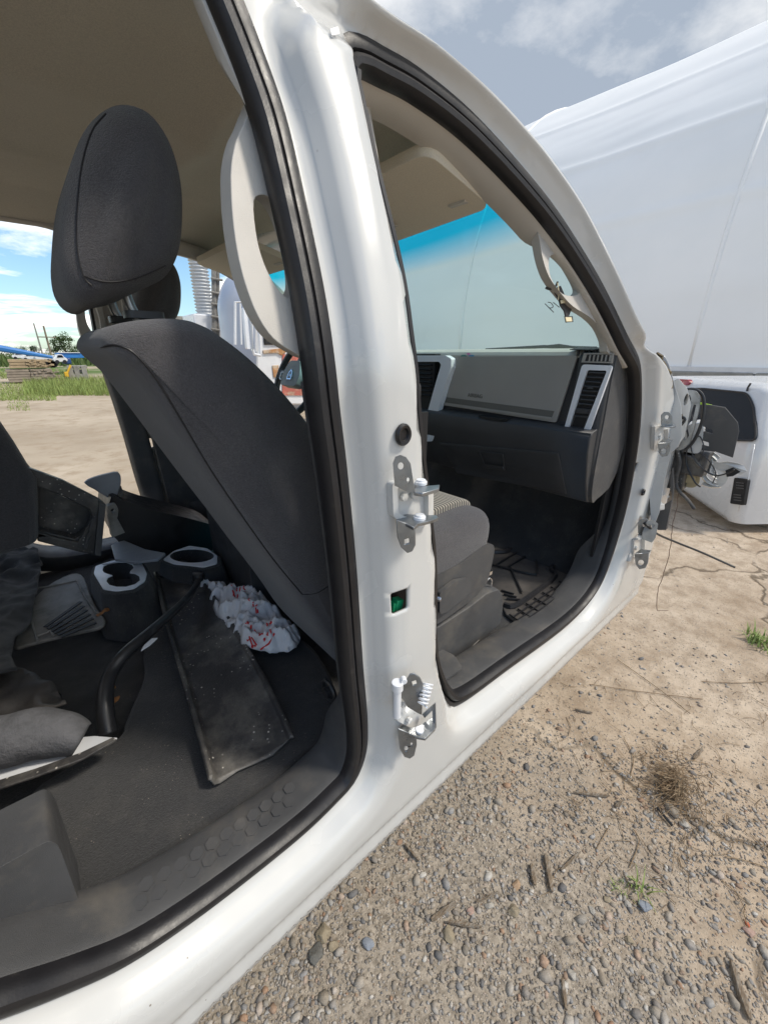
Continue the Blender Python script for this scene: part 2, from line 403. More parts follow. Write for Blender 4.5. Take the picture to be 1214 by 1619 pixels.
# ---------------------------------------------------------------- roof, headliner, windscreen, rear wall
b = B(); rows = []
xs = np.linspace(-1.0, 1.05, 30); ys = np.linspace(0, 1, 25)
def rooftop(x, t):
    k = math.sin(math.pi*t); return .508 + .055*k**.6 - max(0, x-.55)**2*.16
railx = [p.x for p in outer if p.z > 0.0]; railz = [p.z for p in outer if p.z > 0.0]
def railZ(x): return float(np.interp(x, railx, railz))
for x in np.linspace(-1.0, 1.0, 30):
    e = railZ(x)-.012; y_ = S(e)+.045; rows.append([V((x, y_+t*2*(YC-y_), e+.05*math.sin(math.pi*t)**.6-(.0 if x < .7 else .10*(x-.7)*math.sin(math.pi*t)))) for t in ys])
b.loft(rows, False, False); b.obj('roof_panel', W['white'], cab, solid=.004)
def hl(x, t):
    k = min(1, math.sin(math.pi*t)*2.2); e = .43 + .05*k**.8
    rib = 0
    e += .012*(ss(np.array(x), -.12, -.02)-ss(np.array(x), .30, .42))*k
    e -= .024*math.exp(-((x-.47)/.04)**2)*k
    e -= .032*math.exp(-((x+.18)/.05)**2)*k
    e += .010*math.exp(-((t-.5)/.05)**2) - .012*math.exp(-((t-.36)/.03)**2) - .012*math.exp(-((t-.64)/.03)**2)
    return float(e) - max(0, x-.62)**2*.42
rows = []
for x in np.linspace(-1.0, 1.02, 120): rows.append([V((x, .68+t*(2*YC-1.36), hl(x, t))) for t in np.linspace(0, 1, 90)])
b = B(); b.loft(rows, False, False); b.obj('headliner', W['headliner'], cab)
def wsp(s, t):  # s: 0 near side..1 far; t: 0 top .. 1 bottom
    bow = 1-(2*s-1)**2
    x0 = .985+.585*t; z0 = railZ(x0)-.035; y0 = S(z0)+.085
    return V((x0+bow*(.05+.20*t), y0+s*2*(YC-y0), z0+.025*bow*(1-t)))
gl = bpy.data.materials.new('windscreen_glass'); gl.use_nodes = True; nt = gl.node_tree; N = nt.nodes; L = nt.links; N.clear()
out = N.new('ShaderNodeOutputMaterial'); tr = N.new('ShaderNodeBsdfTransparent'); gs = N.new('ShaderNodeBsdfGlossy'); gs.inputs['Roughness'].default_value = .02
fr = N.new('ShaderNodeFresnel'); fr.inputs[0].default_value = 1.45; mx = N.new('ShaderNodeMixShader'); mt = N.new('ShaderNodeMath'); mt.operation = 'MULTIPLY'; mt.inputs[1].default_value = .35
tc = N.new('ShaderNodeTexCoord'); sp = N.new('ShaderNodeSeparateXYZ'); L.new(tc.outputs['Object'], sp.inputs[0])
cr = N.new('ShaderNodeValToRGB'); mr = N.new('ShaderNodeMapRange'); mr.inputs[1].default_value = .265; mr.inputs[2].default_value = .395; L.new(sp.outputs[2], mr.inputs[0]); L.new(mr.outputs[0], cr.inputs[0])
e = cr.color_ramp.elements; e[0].position = .22; e[0].color = (.82,1,.955,1); e[1].position = .62; e[1].color = (.01,.66,.93,1)
L.new(cr.outputs[0], tr.inputs[0]); L.new(fr.outputs[0], mt.inputs[0]); L.new(mt.outputs[0], mx.inputs[0]); L.new(tr.outputs[0], mx.inputs[1]); L.new(gs.outputs[0], mx.inputs[2]); df = N.new('ShaderNodeBsdfDiffuse'); df.inputs[0].default_value = (.7,.8,.78,1); mx2 = N.new('ShaderNodeMixShader'); mx2.inputs[0].default_value = .07; L.new(mx.outputs[0], mx2.inputs[1]); L.new(df.outputs[0], mx2.inputs[2]); L.new(mx2.outputs[0], out.inputs[0])
b = B(); b.loft([[wsp(s, t) for s in np.linspace(0, 1, 40)] for t in np.linspace(0, 1, 24)], False, False); ws = b.obj('windscreen', gl, cab)
b = B()
for s0, s1, t0, t1_ in ((0,.022,0,1),(.978,1,0,1),(0,1,0,.03),(0,1,.965,1)):
    b.loft([[wsp(s, t)+V((-.004,0,-.004)) for s in np.linspace(s0, s1, 30)] for t in np.linspace(t0, t1_, 14)], False, False)
b.obj('glass_border', W['black'], ws)
b = B(); b.box((-1.0, YC, -.45), (.04, 1.6, 1.0)); b.box((-1.0, YC, .46), (.04, 1.5, .10))
for y in (.75, 2*YC-.75): b.box((-1.0, y, .2), (.04, .22, .6))
b.obj('rear_wall', W['gloveblk'], cab)
b = B(); b.tube([V((1.75,.75,.02)), V((1.80,1.0,.030)), V((1.86,1.35,.02))], .007, 8); b.tube([V((1.70,.66,.0)), V((1.78,.92,.035)), V((1.80,1.0,.03))], .005, 8); b.obj('wiper_arm', W['rubber'], cab)
b = B(); b.poly(rpoly([US(521,46,-.002), US(534,42,-.002), US(537,54,-.002), US(524,57,-.002)], .002), V((0,-.001,0))); b.obj('body_sticker', W['whiteplate'], cab, smooth=False)
# visors
def visor(y0, y1, nm):
    b = B(); o = []
    for u, v in ((0,0),(1,0),(1,1),(0,1)): o.append(V((.72+u*(.22+.06*v*(1 if y0 < 1 else 0)), y0+(y1-y0)*v, .392-u*.050)))
    b.poly(rpoly(o, .04, 5), V((0,0,-.022))); x = b.obj(nm, W['visor'], cab, bevel=.008)
    b2 = B(); c = V((.89, y0+.06, .331)); b2.box(c, (.014,.05,.006)); b2.obj('visor_clip', W['beige'], x)
    return x
v1 = visor(.70, 1.24, 'sun_visor'); visor(1.60, 2.10, 'sun_visor')
b = B(); b.poly([V((.80,.98,.350)),V((.90,.98,.330)),V((.90,1.13,.330)),V((.80,1.13,.350))], V((0,0,-.002))); b.obj('warning_label', W['beige'], v1)
b = B(); b.poly(rpoly([V((1.10,1.30,.36)),V((1.10,1.55,.36)),V((1.09,1.55,.29)),V((1.09,1.30,.29))], .02), V((.03,0,0))); 
b.tube([V((1.12,1.42,.33)), V((1.16,1.42,.42))], .008)
b.obj('rear_view_mirror', W['gloveblk'], cab, bevel=.006)
# ---------------------------------------------------------------- grab handles
def side_poly(l, off): return [US(x, y, off) for x, y in l]
hB_o = [(386,196),(374,222),(366,262),(366,310),(370,360),(378,410),(390,455),(408,500),(432,535),(462,556),(496,572),(520,560),(500,480),(472,360),(440,230),(412,150),(398,166)]
hB_i = [(402,318),(416,308),(432,318),(446,342),(460,385),(468,425),(470,458),(460,472),(444,462),(428,438),(414,405),(405,365)]
b = B(); b.poly(smooth(side_poly(hB_o, .075), 3, True), V((0,.035,.004)), [smooth(side_poly(hB_i, .075), 3, True)])
gh = b.obj('grab_handle', W['beige'], cab, bevel=.011, seg=4); mirror(gh, cab)
hA_o = [(790,282),(824,300),(834,322),(845,345),(852,378),(858,410),(868,438),(885,462),(905,484),(930,500),(948,518),(958,540),(964,562),(1000,570),(985,530),(945,455),(900,385),(860,325),(820,275)]
hA_i = [(868,408),(876,402),(888,404),(900,422),(916,452),(915,464),(903,468),(888,464),(876,450),(868,430)]
b = B(); b.poly(smooth(side_poly(hA_o, .085), 3, True), V((.012,.028,.0)), [smooth(side_poly(hA_i, .085), 3, True)])
ga = b.obj('grab_handle', W['beige'], cab, bevel=.009, seg=4); mirror(ga, cab)
# ---------------------------------------------------------------- hinge-pillar and B-pillar details
def grommet(px, py, r, off=-.001):
    c = USD(px, py, off); b = B(); n = V((0,-1,0)); ax = V((1,0,0)); az = V((0,0,1))
    pr = [(r,0),(r,.004),(r*.86,.007),(r*.62,.006),(r*.5,.002),(r*.3,.002),(0.001,.002)]
    b.loft([[c+n*h+ax*(a*math.cos(t))+az*(a*1.12*math.sin(t)) for t in np.linspace(0, 2*math.pi, 24, endpoint=False)] for a, h in pr]); b.obj('rubber_plug', W['rubber'], cab)
    b.obj
grommet(636, 687, .0155); grommet(1015, 778, .012)
c = US(629, 956, .022); b = B(); b.box(c+V((.003,.006,-.002)), (.017,.018,.022), Matrix.Rotation(.25,3,'Y')); b.box(c+V((-.009,.006,-.003)), (.006,.014,.018), Matrix.Rotation(.25,3,'Y'))
b.obj('wiring_connector', W['green'], cab, bevel=.0015)
b = B(); b.box((.48,.53,-.35), (.17,.006,.5)); b.obj('hole_shade_sheet', W['black'], cab)  # near-black sheets added behind the pillar holes, standing for the shade inside
c = US(1019,744,.06); b = B(); b.box(c, (.30,.004,.22)); b.obj('hole_shade_sheet', W['black'], cab)
b = B(); b.box((1.70,.56,-.42), (.2,.01,.7)); b.obj('hole_shade_sheet', W['black'], cab)
# hinges -------------------------------------------------
nH = V((-.62,-.78,0)).normalized(); rH = V((.78,-.62,0)).normalized()
def leafplate(b, l, pt, holes=(), th=.0035, n=None):
    n = n or nH; b.poly(smooth([PP(x, y, pt, n) for x, y in l], 2, True) if False else [PP(x, y, pt, n) for x, y in l], n*-th, [[PP(x, y, pt, n) for x, y in h] for h in holes]); return b
def horiz(b, l, z, th=.006): b.poly([PZ(x, y, z) for x, y in l], V((0,0,-th))); return b
# upper hinge on B pillar
c0 = US(628, 790, 0)
b = B(); o_ = usl([(611,760),(636,757),(676,770),(676,822),(640,826),(613,815)], -.001); i_ = usl([(619,767),(636,765),(668,778),(668,815),(642,817),(621,808)], -.001)
b.poly(rpoly(o_, .008), V((0,-.014,0)), [rpoly(i_, .006)]); b.poly(rpoly(usl([(619,767),(636,765),(668,778),(668,815),(642,817),(621,808)], 0), .006), V((0,-.004,0)))
for q in ((637,785),(652,782)): b.disc(US(*q, -.003), (0,-1,0), .007, .006, 6)
base = b.obj('door_hinge', W['white'], cab, bevel=.002)
pt = c0+V((-.005,-.035,0))
b = B(); leafplate(b, [(621,733),(625,723),(633,720),(642,723),(649,733),(656,778),(644,778),(624,768)], pt, [ell(633.5,737,4.6,6,12), ell(645,759,2.2,4.2,10)])
b.obj('hinge_leaf', W['steel'], base, bevel=.0012)
zA = PP(655, 778, pt, nH).z
b = B(); horiz(b, [(654,778),(656,770),(672,768),(684,767),(695,766),(694,772),(684,775),(668,780)], zA); b.obj('hinge_arm', W['steel'], base, bevel=.0012)
b = B(); leafplate(b, [(626,822),(654,832),(657,842),(657,862),(652,872),(644,875),(634,866),(628,850)], pt, [ell(643,856,4.8,6,4,rot=.6)]); b.obj('hinge_leaf', W['steel'], base, bevel=.0012)
zB = PP(650, 828, pt, nH).z
b = B(); horiz(b, [(627,820),(640,812),(668,814),(690,814),(693,818),(680,823),(660,828),(654,834)], zB+.001); b.obj('hinge_arm', W['steel'], base, bevel=.0012)
for (x, y, z) in ((665,762,zA),(663,817,zB)):
    b = B(); c = PZ(x, y+4, z); b.disc(c+V((0,0,.0)), (0,0,1), .0105, .006, 16); b.disc(c+V((0,0,.006)), (0,0,1), .008, .003, 16); b.disc(c+V((0,0,-.012)), (0,0,1), .008, .012, 16)
    b.obj('hinge_pin', W['silver'], base, bevel=.001)
# lower hinge with check spring
c1 = US(650, 1110, 0)
b = B(); o_ = usl([(620,1078),(640,1080),(682,1085),(684,1140),(650,1150),(622,1135)], -.001)
b.poly(rpoly(o_, .006), V((0,-.010,0)))
for q in ((636,1112),(645,1137)): b.disc(US(*q, -.008), (0,-1,0), .007, .007, 6)
base2 = b.obj('door_hinge', W['white'], cab, bevel=.002)
pt = c1+V((-.005,-.045,0))
b = B(); leafplate(b, [(648,1066),(655,1065),(664,1072),(669,1082),(667,1131),(660,1128),(644,1118),(638,1108),(631,1100),(640,1080)], pt, [ell(655,1080,4.5,5,4,rot=.5)]); b.obj('hinge_leaf', W['steel'], base2, bevel=.0012)
b = B(); leafplate(b, [(629,1152),(658,1164),(659,1178),(655,1195),(648,1200),(639,1197),(632,1185),(629,1165)], pt, [ell(642,1184,3,4.4,10), ell(650.5,1177,1.8,2.8,8)]); b.obj('hinge_leaf', W['steel'], base2, bevel=.0012)
zB = PP(645, 1160, pt, nH).z
b = B(); horiz(b, [(629,1152),(636,1146),(652,1150),(664,1146),(686,1132),(688,1152),(672,1168),(660,1166)], zB+.001)
pr_ = [PP(x, y, pt+V((.035,0,0)), V((-.9,-.44,0)).normalized()) for x, y in [(667,1130),(688,1112),(689,1152),(684,1156),(683,1124),(671,1136)]]
b.poly(pr_, V((.004,.002,0))); b.obj('hinge_arm', W['steel'], base2, bevel=.0012)
b = B()
c = PZ(663, 1156, zB); b.disc(c+V((0,0,.001)), (0,0,1), .009, .005); b.obj('hinge_pin', W['silver'], base2, bevel=.001); b = B()
c = US(628, 1090, -.02); b.disc(c, (0,0,1), .0115, .018); b.disc(c+V((0,0,-.07)), (0,0,1), .008, .07)
b.disc(US(637, 1072, -.02), V((-.5,-.8,.1)), .006, .012)
b.obj('hinge_pin', W['silver'], base2, bevel=.001)
b = B(); A_ = US(672, 1098, -.045); D_ = V((.028,.012,.030)); sp_ = []
ax = D_.normalized(); u1 = ax.cross(V((0,0,1))).normalized(); u2 = ax.cross(u1)
for i in range(100):
    t = i/99; a = t*6*2*math.pi; sp_.append(A_-D_*.5+D_*t+(u1*math.cos(a)+u2*math.sin(a))*.0095)
b.tube(sp_, .0019, 8); b.obj('hinge_spring', W['silver'], base2)
# hinges on the front pillar: a channel, two leaves, a pin
def fhinge(cx, cy, s, nm='door_hinge', flip=False):
    def q(l, off): return [USD(cx+(x)*s, cy+y*s, off) for x, y in l]
    b = B(); b.poly(rpoly(q([(-22,-22),(8,-26),(8,26),(-24,22)], 0), .005), V((0,-.012,0)), [rpoly(q([(-16,-14),(2,-17),(2,16),(-17,14)], 0), .004)])
    b.disc(USD(cx-8*s, cy, -.001), (0,-1,0), .010, .006, 6)
    bs_ = b.obj(nm, W['white'], cab, bevel=.002)
    p0 = USD(cx, cy, -.03); n = V((-.85,-.5,0)).normalized()
    b = B(); b.poly([PP(cx+x*s, cy+y*s, p0, n) for x, y in [(-4,-24),(-4,-42),(2,-48),(11,-48),(17,-40),(18,-22)]], n*-.004, [[PP(cx+x*s, cy+y*s, p0, n) for x, y in ell(7,-38,4,4,10)]]); b.obj('hinge_leaf', W['steel'], bs_, bevel=.001)
    b = B(); b.poly([PP(cx+x*s, cy+y*s, p0, n) for x, y in [(-10,10),(14,8),(13,24),(8,34),(-2,36),(-8,28)]], n*-.004, [[PP(cx+x*s, cy+y*s, p0, n) for x, y in ell(1,25,5,5,10)]]); b.obj('hinge_leaf', W['steel'], bs_, bevel=.001)
    b = B(); z = PP(cx, cy-23*s, p0, n).z; b.poly([PZ(cx+x*s, cy+y*s, z) for x, y in [(-5,-22),(18,-20),(24,-22),(22,-27),(2,-29)]], V((0,0,-.004))); b.obj('hinge_arm', W['steel'], bs_, bevel=.001); b = B()
    z = PP(cx, cy+9*s, p0, n).z; b.poly([PZ(cx+x*s, cy+y*s, z) for x, y in [(-10,10),(14,9),(18,4),(0,2)]], V((0,0,-.004))); b.obj('hinge_arm', W['steel'], bs_, bevel=.001)
fhinge(1048, 692, .85); fhinge(1012, 866, .95)
b = B(); p0 = US(1026, 845, -.05); n = V((-.7,-.6,.3)).normalized()
b.poly([PP(x, y, p0, n) for x, y in [(1015,842),(1022,824),(1032,822),(1040,828),(1036,850),(1030,858),(1014,852)]], n*-.004, [[PP(x, y, p0, n) for x, y in ell(1030,831,4,3,8)]]); b.obj('hinge_bracket', M('dull_zinc', (.26,.26,.25), .6, metal=.3, var=.3, vs=30), cab, bevel=.001)
b = B(); p0 = US(1035, 800, -.01); n = V((-.5,-.85,0)).normalized()
b.poly([PP(x, y, p0, n) for x, y in [(1027,776),(1050,798),(1050,806),(1038,808),(1024,818),(1019,822)]], n*-.006); b.poly([PP(x, y, p0+V((0,-.006,0)), n) for x, y in [(1038,796),(1048,796),(1048,804),(1038,804)]], n*.008); b.obj('fender_bracket', W['white'], cab, bevel=.002)
# ---------------------------------------------------------------- cowl side, hood hinge, splash flap (fender is off)
def xp(l, X): return [PX(x, y, X) for x, y in l]
b = B()
b.poly(xp([(1040,556),(1050,562),(1058,578),(1064,600),(1068,616),(1076,640),(1078,690),(1072,706),(1060,716),(1048,770),(1042,810),(1030,840),(1020,700),(1030,600)], 1.80), V((.06,.02,0)))
b.poly(xp([(1058,604),(1072,598),(1086,614),(1092,640),(1082,690),(1066,712),(1050,718),(1056,690)], 1.9), V((.05,.03,0)), [xp(ell(1084,632,3,10,rot=.25), 1.9), xp(ell(1074,668,3,14,rot=.3), 1.9)])
b.obj('cowl_side', W['white'], cab, bevel=.006)
b = B(); b.poly(rpoly(xp([(1078,622),(1086,616),(1100,618),(1106,628),(1104,650),(1090,700),(1076,712),(1066,712),(1084,668),(1080,640)], 1.93), .01), V((.012,0,0)), [rpoly(xp([(1083,626),(1090,624),(1092,632),(1086,640),(1082,636)], 1.93), .004), rpoly(xp([(1096,640),(1100,640),(1088,690),(1082,696),(1080,692)], 1.93), .004)])
b.obj('hood_hinge', W['steel'], cab, bevel=.002)
b = B(); b.tube(smooth(xp([(1082,616),(1098,616),(1110,626),(1112,650),(1106,676),(1094,700),(1078,714)], 1.96), 5), .006, 8); b.tube(smooth(xp([(1070,668),(1078,660),(1082,664),(1076,672)], 1.9), 4), .005, 8); b.obj('weather_strip', W['hose'], cab)
b = B(); b.poly(rpoly(xp([(1084,672),(1106,668),(1112,676),(1108,714),(1092,722),(1078,718)], 2.0), .015), V((.12,.02,0))); b.obj('wheelhouse_panel', W['white'], cab, bevel=.01)
fl = xp([(1103,640),(1122,640),(1146,644),(1166,668),(1168,682),(1158,724),(1130,714),(1108,712),(1106,702),(1120,706),(1120,700),(1108,696),(1112,682),(1126,686),(1126,680),(1110,674)], 2.02)
b = B(); b.poly(fl, V((.008,.002,0))); b.obj('splash_flap', W['plastic'], cab, bevel=.002)
b = B(); b.poly(xp([(1104,636),(1124,640),(1126,643),(1103,640)], 2.03), V((.006,0,0))); b.obj('marker_strip', M('lime_marking', (.5,.8,.02), .5), cab)
b = B(); b.box(PX(1088, 728, 2.05), (.1,.14,.10)); b.box(PX(1072, 742, 2.05), (.08,.08,.16)); b.tube(smooth(xp([(1066,700),(1074,730),(1068,760),(1072,775),(1086,790),(1098,806)], 1.98), 5), .007); b.tube(smooth(xp([(1080,720),(1096,726),(1106,740)], 2.0), 4), .008); b.obj('wheelhouse_liner', W['scrap'], cab, bevel=.01)
b = B(); b.poly(rpoly(xp([(1080,738),(1096,736),(1106,744),(1106,764),(1096,772),(1082,770),(1076,752)], 2.06), .02), V((.09,.03,0))); b.disc(PX(1090, 738, 2.08), (0,0,1), .03, .03); b.disc(PX(1090, 756, 2.045), (-1,0,0), .02, .012); b.obj('washer_tank', W['tank'], cab, bevel=.01, seg=3)
b = B(); b.poly(xp([(1030,832),(1046,800),(1062,790),(1058,762),(1062,740),(1064,770),(1060,800),(1052,838),(1040,838)], 1.92), V((.02,0,0))); b.obj('mud_guard', W['plastic'], cab, bevel=.004)
# crumpled headlamp bracket
b = B(); X = 2.08
def strip(l, w, th=.006):
    P_ = smooth(xp(l, X), 4); rings = []
    for i, p in enumerate(P_):
        d = (P_[min(i+1, len(P_)-1)]-P_[max(i-1, 0)]).normalized(); sd = d.cross(V((1,0,0))).normalized()*w
        j = V((random.uniform(-.004,.004), 0, 0)); rings.append([p-sd+j, p-sd*.3+V((-.012,0,0)), p+sd*.3+V((.004,0,0)), p+sd+j, p+sd+V((th,0,0)), p-sd+V((th,0,0))])
    b.loft(rings)
strip([(1110,720),(1116,738),(1112,752),(1120,762),(1134,768)], .009); strip([(1120,716),(1128,730),(1124,746),(1136,758)], .010); strip([(1112,718),(1124,718),(1134,726)], .01); strip([(1110,764),(1122,768),(1138,768)], .01)
b.obj('headlamp_bracket', W['white'], cab, smooth=False)
b = B(); b.poly(xp([(1122,728),(1136,731),(1150,729),(1164,732),(1174,737),(1180,745),(1170,751),(1160,747),(1152,752),(1146,764),(1138,770),(1131,764),(1136,752),(1130,742)], 2.07), V((.004,.001,0))); b.v = [(v[0]+.03*noise.noise(V((0,v[1]*22,v[2]*22))), v[1], v[2]) for v in b.v]; b.obj('torn_panel', W['white'], cab, smooth=False)
b = B(); b.poly(xp([(1146,744),(1158,739),(1170,746),(1158,753),(1148,754)], 2.055), V((.004,0,0))); b.obj('torn_hole', W['black'], cab, smooth=False)
for k_, l in enumerate(([(1086,640),(1096,668),(1090,700),(1098,726),(1112,742)], [(1078,660),(1088,690),(1084,730),(1098,760),(1106,770)], [(1104,716),(1118,726),(1130,748),(1126,764)], [(1112,744),(1130,752),(1150,748),(1160,742)], [(1094,700),(1104,690),(1112,708),(1104,730)])):
    b = B(); b.tube(smooth([p_+V((random.uniform(-.01,.01),0,0)) for p_ in xp(l, 1.99)], 5), .0022+.001*(k_ % 2), 6); b.obj('wiring', W['hose'] if k_ % 2 else W['gloveblk'], cab)
# cable and hanging wire
b = B(); b.tube(smooth([US(1012,823,0), PY(1024,832,.42), PY(1040,845,.40), PX(1070,858,1.95), PX(1110,874,2.05), PX(1161,897,2.1)], 6), .0045, 8); b.obj('brake_cable', W['hose'], cab)
b = B(); w_ = smooth(xp([(1073,770),(1070,800),(1062,830),(1060,858),(1054,890),(1046,915),(1038,940),(1038,965)], 1.98), 5); w_ = [p+V((0,random.uniform(-.002,.002),0)) for p in w_]; b.tube(w_, .0014, 6); b.tube([w_[-1], w_[-1]+V((0,-.04,.02))], .001, 5); b.obj('hanging_wire', M('rusty_wire', (.16,.10,.07), .7), cab)
b = B(); w_ = smooth(xp([(1040,560),(1044,572),(1052,586),(1058,604),(1056,616)], 1.74), 4)
b.tube([p+V((0,random.uniform(-.006,.006),0)) for p in w_], [.010+.006*random.random() for _ in w_], 10); b.obj('foam_seal', W['foam'], cab)
# ---------------------------------------------------------------- dashboard
def dashx(y): # slight bow of the face along the width
    s = (y-YC)/.85; return .03*(1-s*s)*0
prof_top = [(1.86,-.03),(1.70,.012),(1.50,.018),(1.43,.014),(1.408,.006),(1.40,-.006),(1.402,-.012),(1.44,-.014)]
prof_low = [(1.42,-.010),(1.404,-.012),(1.402,-.218),(1.396,-.226),(1.362,-.232),(1.348,-.24),(1.344,-.256),(1.348,-.30),(1.376,-.40),(1.412,-.478),(1.425,-.49),(1.46,-.49),(1.66,-.42),(1.66,-.10)]
y0, y1 = .545, 2*YC-.545
def lofty(pr, ys, ins=lambda y: 0):
    return [[V((x+ins(y), y, z)) for x, z in pr] for y in ys]
b = B(); b.loft(lofty(prof_low, [y0, y0+.004, .70, 1.0, 1.25, YC, 1.7, y1-.004, y1]))
dash = b.obj('dashboard', W['gloveblk'], cab, bevel=.006, seg=3)
b = B(); b.loft(lofty(prof_top, [y0+.10, .8, YC, y1-.1])); b.obj('dashboard_top', M('lit_dash_top', (.50,.48,.43), .45, bump=.3, bs=900, var=.1), dash, bevel=.003)  # paler than the taupe panel: light from the windscreen put into the colour
b = B(); b.loft(lofty([(1.86,-.035),(1.6,.008),(1.46,.014),(1.40,.008),(1.385,-.01),(1.388,-.30),(1.42,-.476),(1.6,-.40)], [.538, .548, .645]), True, True); b.obj('dashboard_end', W['gloveblk'], dash, bevel=.012, seg=4)
# end cap facing the door opening
b = B(); b.poly(smooth([V((1.40,.534,.0)), V((1.47,.534,.012)), V((1.60,.534,.0)), V((1.63,.534,-.10)), V((1.60,.534,-.42)), V((1.47,.534,-.484)), V((1.43,.534,-.483)), V((1.405,.534,-.40)), V((1.40,.534,-.2))], 3, True), V((0,.02,0)))
b.obj('dashboard_end_cap', W['plastic'], dash, bevel=.006, seg=3)
b = B(); b.poly(rpoly(xp([(710,564),(914,562),(880,668),(700,640)], 1.398), .008), V((-.008,0,0))); ab = b.obj('airbag_panel', W['dashgrey'], dash, bevel=.003, seg=3)
b = B(); b.poly(xp([(706,628),(876,650),(872,660),(703,636)], 1.389), V((-.001,0,0))); b.obj('panel_groove', M('groove_taupe', (.13,.125,.11), .6), ab, smooth=False)
b = B(); b.poly(rpoly(xp([(703,637),(873,660),(872,663),(702,640)], 1.388), .001), V((-.004,0,0))); b.obj('panel_ridge', W['dashgrey'], ab, bevel=.001)
# lower glove compartment door, its latch and recess
b = B(); gp = xp([(692,688),(880,712),(892,768),(712,738)], 1.362)
for i, (x, z) in enumerate(()): pass
def facex(z): return float(np.interp(-z, [.24,.256,.30,.40,.478], [1.348,1.344,1.348,1.376,1.412]))
def onface(px, py, off=-.004):
    X = 1.36
    for _ in range(8): p = PX(px, py, X); X = facex(p.z)+off
    return PX(px, py, X)
def facepatch(b, l, th=.005):
    """grid patch that follows the lower dash face; l = four corners in the photo"""
    rows = []; n = 10
    for i in range(n+1):
        r = []
        for j in range(n+1):
            s, t = j/n, i/n
            x = (l[0][0]*(1-s)+l[1][0]*s)*(1-t)+(l[3][0]*(1-s)+l[2][0]*s)*t; y = (l[0][1]*(1-s)+l[1][1]*s)*(1-t)+(l[3][1]*(1-s)+l[2][1]*s)*t
            r.append(onface(x, y))
        rows.append(r)
    b.loft(rows, False, False)
b = B(); facepatch(b, [(694,700),(882,716),(895,782),(722,748)]); b.obj('glove_box', W['gloveblk'], dash, solid=-.004, bevel=.002)
b = B(); b.poly([onface(x, y, -.012) for x, y in [(755,713),(795,718),(798,744),(766,740)]], V((.004,0,0)), [[onface(x, y, -.012) for x, y in [(758,716),(792,720),(795,741),(767,737)]]]); b.obj('glove_box_handle', W['gloveblk'], dash, bevel=.001)
b = B(); b.poly([onface(x, y, -.010) for x, y in [(760,732),(796,738),(798,744),(766,740)]], V((-.006,0,.002))); b.obj('glove_box_handle', W['gloveblk'], dash, bevel=.002)
b = B(); b.poly(xp([(755,657),(802,663),(794,670),(766,668)], 1.35), V((.04,0,0))); b.poly(xp([(768,659),(795,662),(790,666),(770,664)], 1.345), V((.01,0,0))); b.obj('latch_recess', W['black'], dash, bevel=.001)
# passenger vent
vo = xp([(922,576),(970,578),(926,701),(888,696)], 1.384); vi = xp([(930,585),(961,586),(919.5,691),(897,688)], 1.384)
b = B(); b.poly(rpoly(vo, .010), V((-.010,0,0)), [rpoly(vi, .006)]); vt = b.obj('vent_trim', W['silver'], dash, bevel=.003, seg=3)
b = B(); b.poly(rpoly(vi, .006), V((-.001,0,0))); b.obj('vent_cavity', W['black'], vt, smooth=False)
b = B()
def lerp4(c, s, t): return (c[0]*(1-s)+c[1]*s)*(1-t)+(c[3]*(1-s)+c[2]*s)*t
for t in np.linspace(.04, .50, 8):
    p, q = lerp4(vi, .08, t), lerp4(vi, .92, t); m = (p+q)/2; m.x = 1.379
    b.box(m, (.009, (p-q).length, .0045), Matrix.Rotation(.5, 3, 'Y'))
m = lerp4(vi, .5, .25); b.box(m+V((-.012,0,0)), (.008,.016,.006))
b.obj('vent_louvre', W['gloveblk'], vt, bevel=.001)
b = B(); c = [lerp4(vi, s, t) for s, t in ((.05,.56),(.95,.56),(.95,.64),(.05,.64))]; b.poly(c, V((-.006,0,0))); b.poly([lerp4(vi, s, t) for s, t in ((.2,.57),(.8,.57),(.8,.63),(.2,.63))], V((-.010,0,0)))
b.poly([lerp4(vi, s, t) for s, t in ((.04,.67),(.96,.67),(.96,.99),(.04,.99))], V((-.005,0,0)), [[lerp4(vi, s, t) for s, t in ((.12,.70),(.88,.70),(.88,.93),(.12,.93))]])
b.obj('vent_control', W['gloveblk'], vt, bevel=.001)
b = B(); b.poly(rpoly([V((1.385,.60,.010)),V((1.385,.68,.012)),V((1.46,.68,.019)),V((1.46,.59,.017))], .006), V((0,0,.002))); 
b.obj('defroster_vent', W['black'], dash)
b = B(); 
for i in range(7): b.box((1.398, .545+.018*i, .004), (.012,.004,.02))
b.poly(xp([(926,559),(969,559),(966,573),(922,571)], 1.384), V((.002,0,0))); b.obj('demister_vent', W['gloveblk'], dash)
b = B()
for i in range(6):
    x = 932+i*6.4; b.poly(xp([(x,561),(x+2.4,561),(x+.2,571.5),(x-2.0,571.5)], 1.380), V((-.003,0,0)))
b.poly(xp([(923,558),(971,558),(968,574.5),(919,573)], 1.383), V((-.004,0,0)), [xp([(928,560.5),(967,560.5),(965,572),(924.5,571)], 1.383)]); b.obj('demister_louvre', W['dashgrey'], dash, bevel=.0008)
# centre stack
cs = xp([(655,562),(704,562),(713,567),(713,580),(703,610),(692,650),(686,690),(682,698),(672,698),(676,650),(690,600),(697,577),(694,572),(655,572)], 1.36)
b = B(); b.poly(rpoly(cs, .006), V((.03,0,0))); b.obj('centre_trim', W['silver'], dash, bevel=.004, seg=3)
b = B(); b.box((1.40,1.42,-.17), (.06,.34,.34)); 
for i in range(8): b.box((1.366,1.32,-.045-.018*i), (.012,.11,.005), Matrix.Rotation(.4,3,'Y'))
b.obj('centre_vent', W['black'], dash)
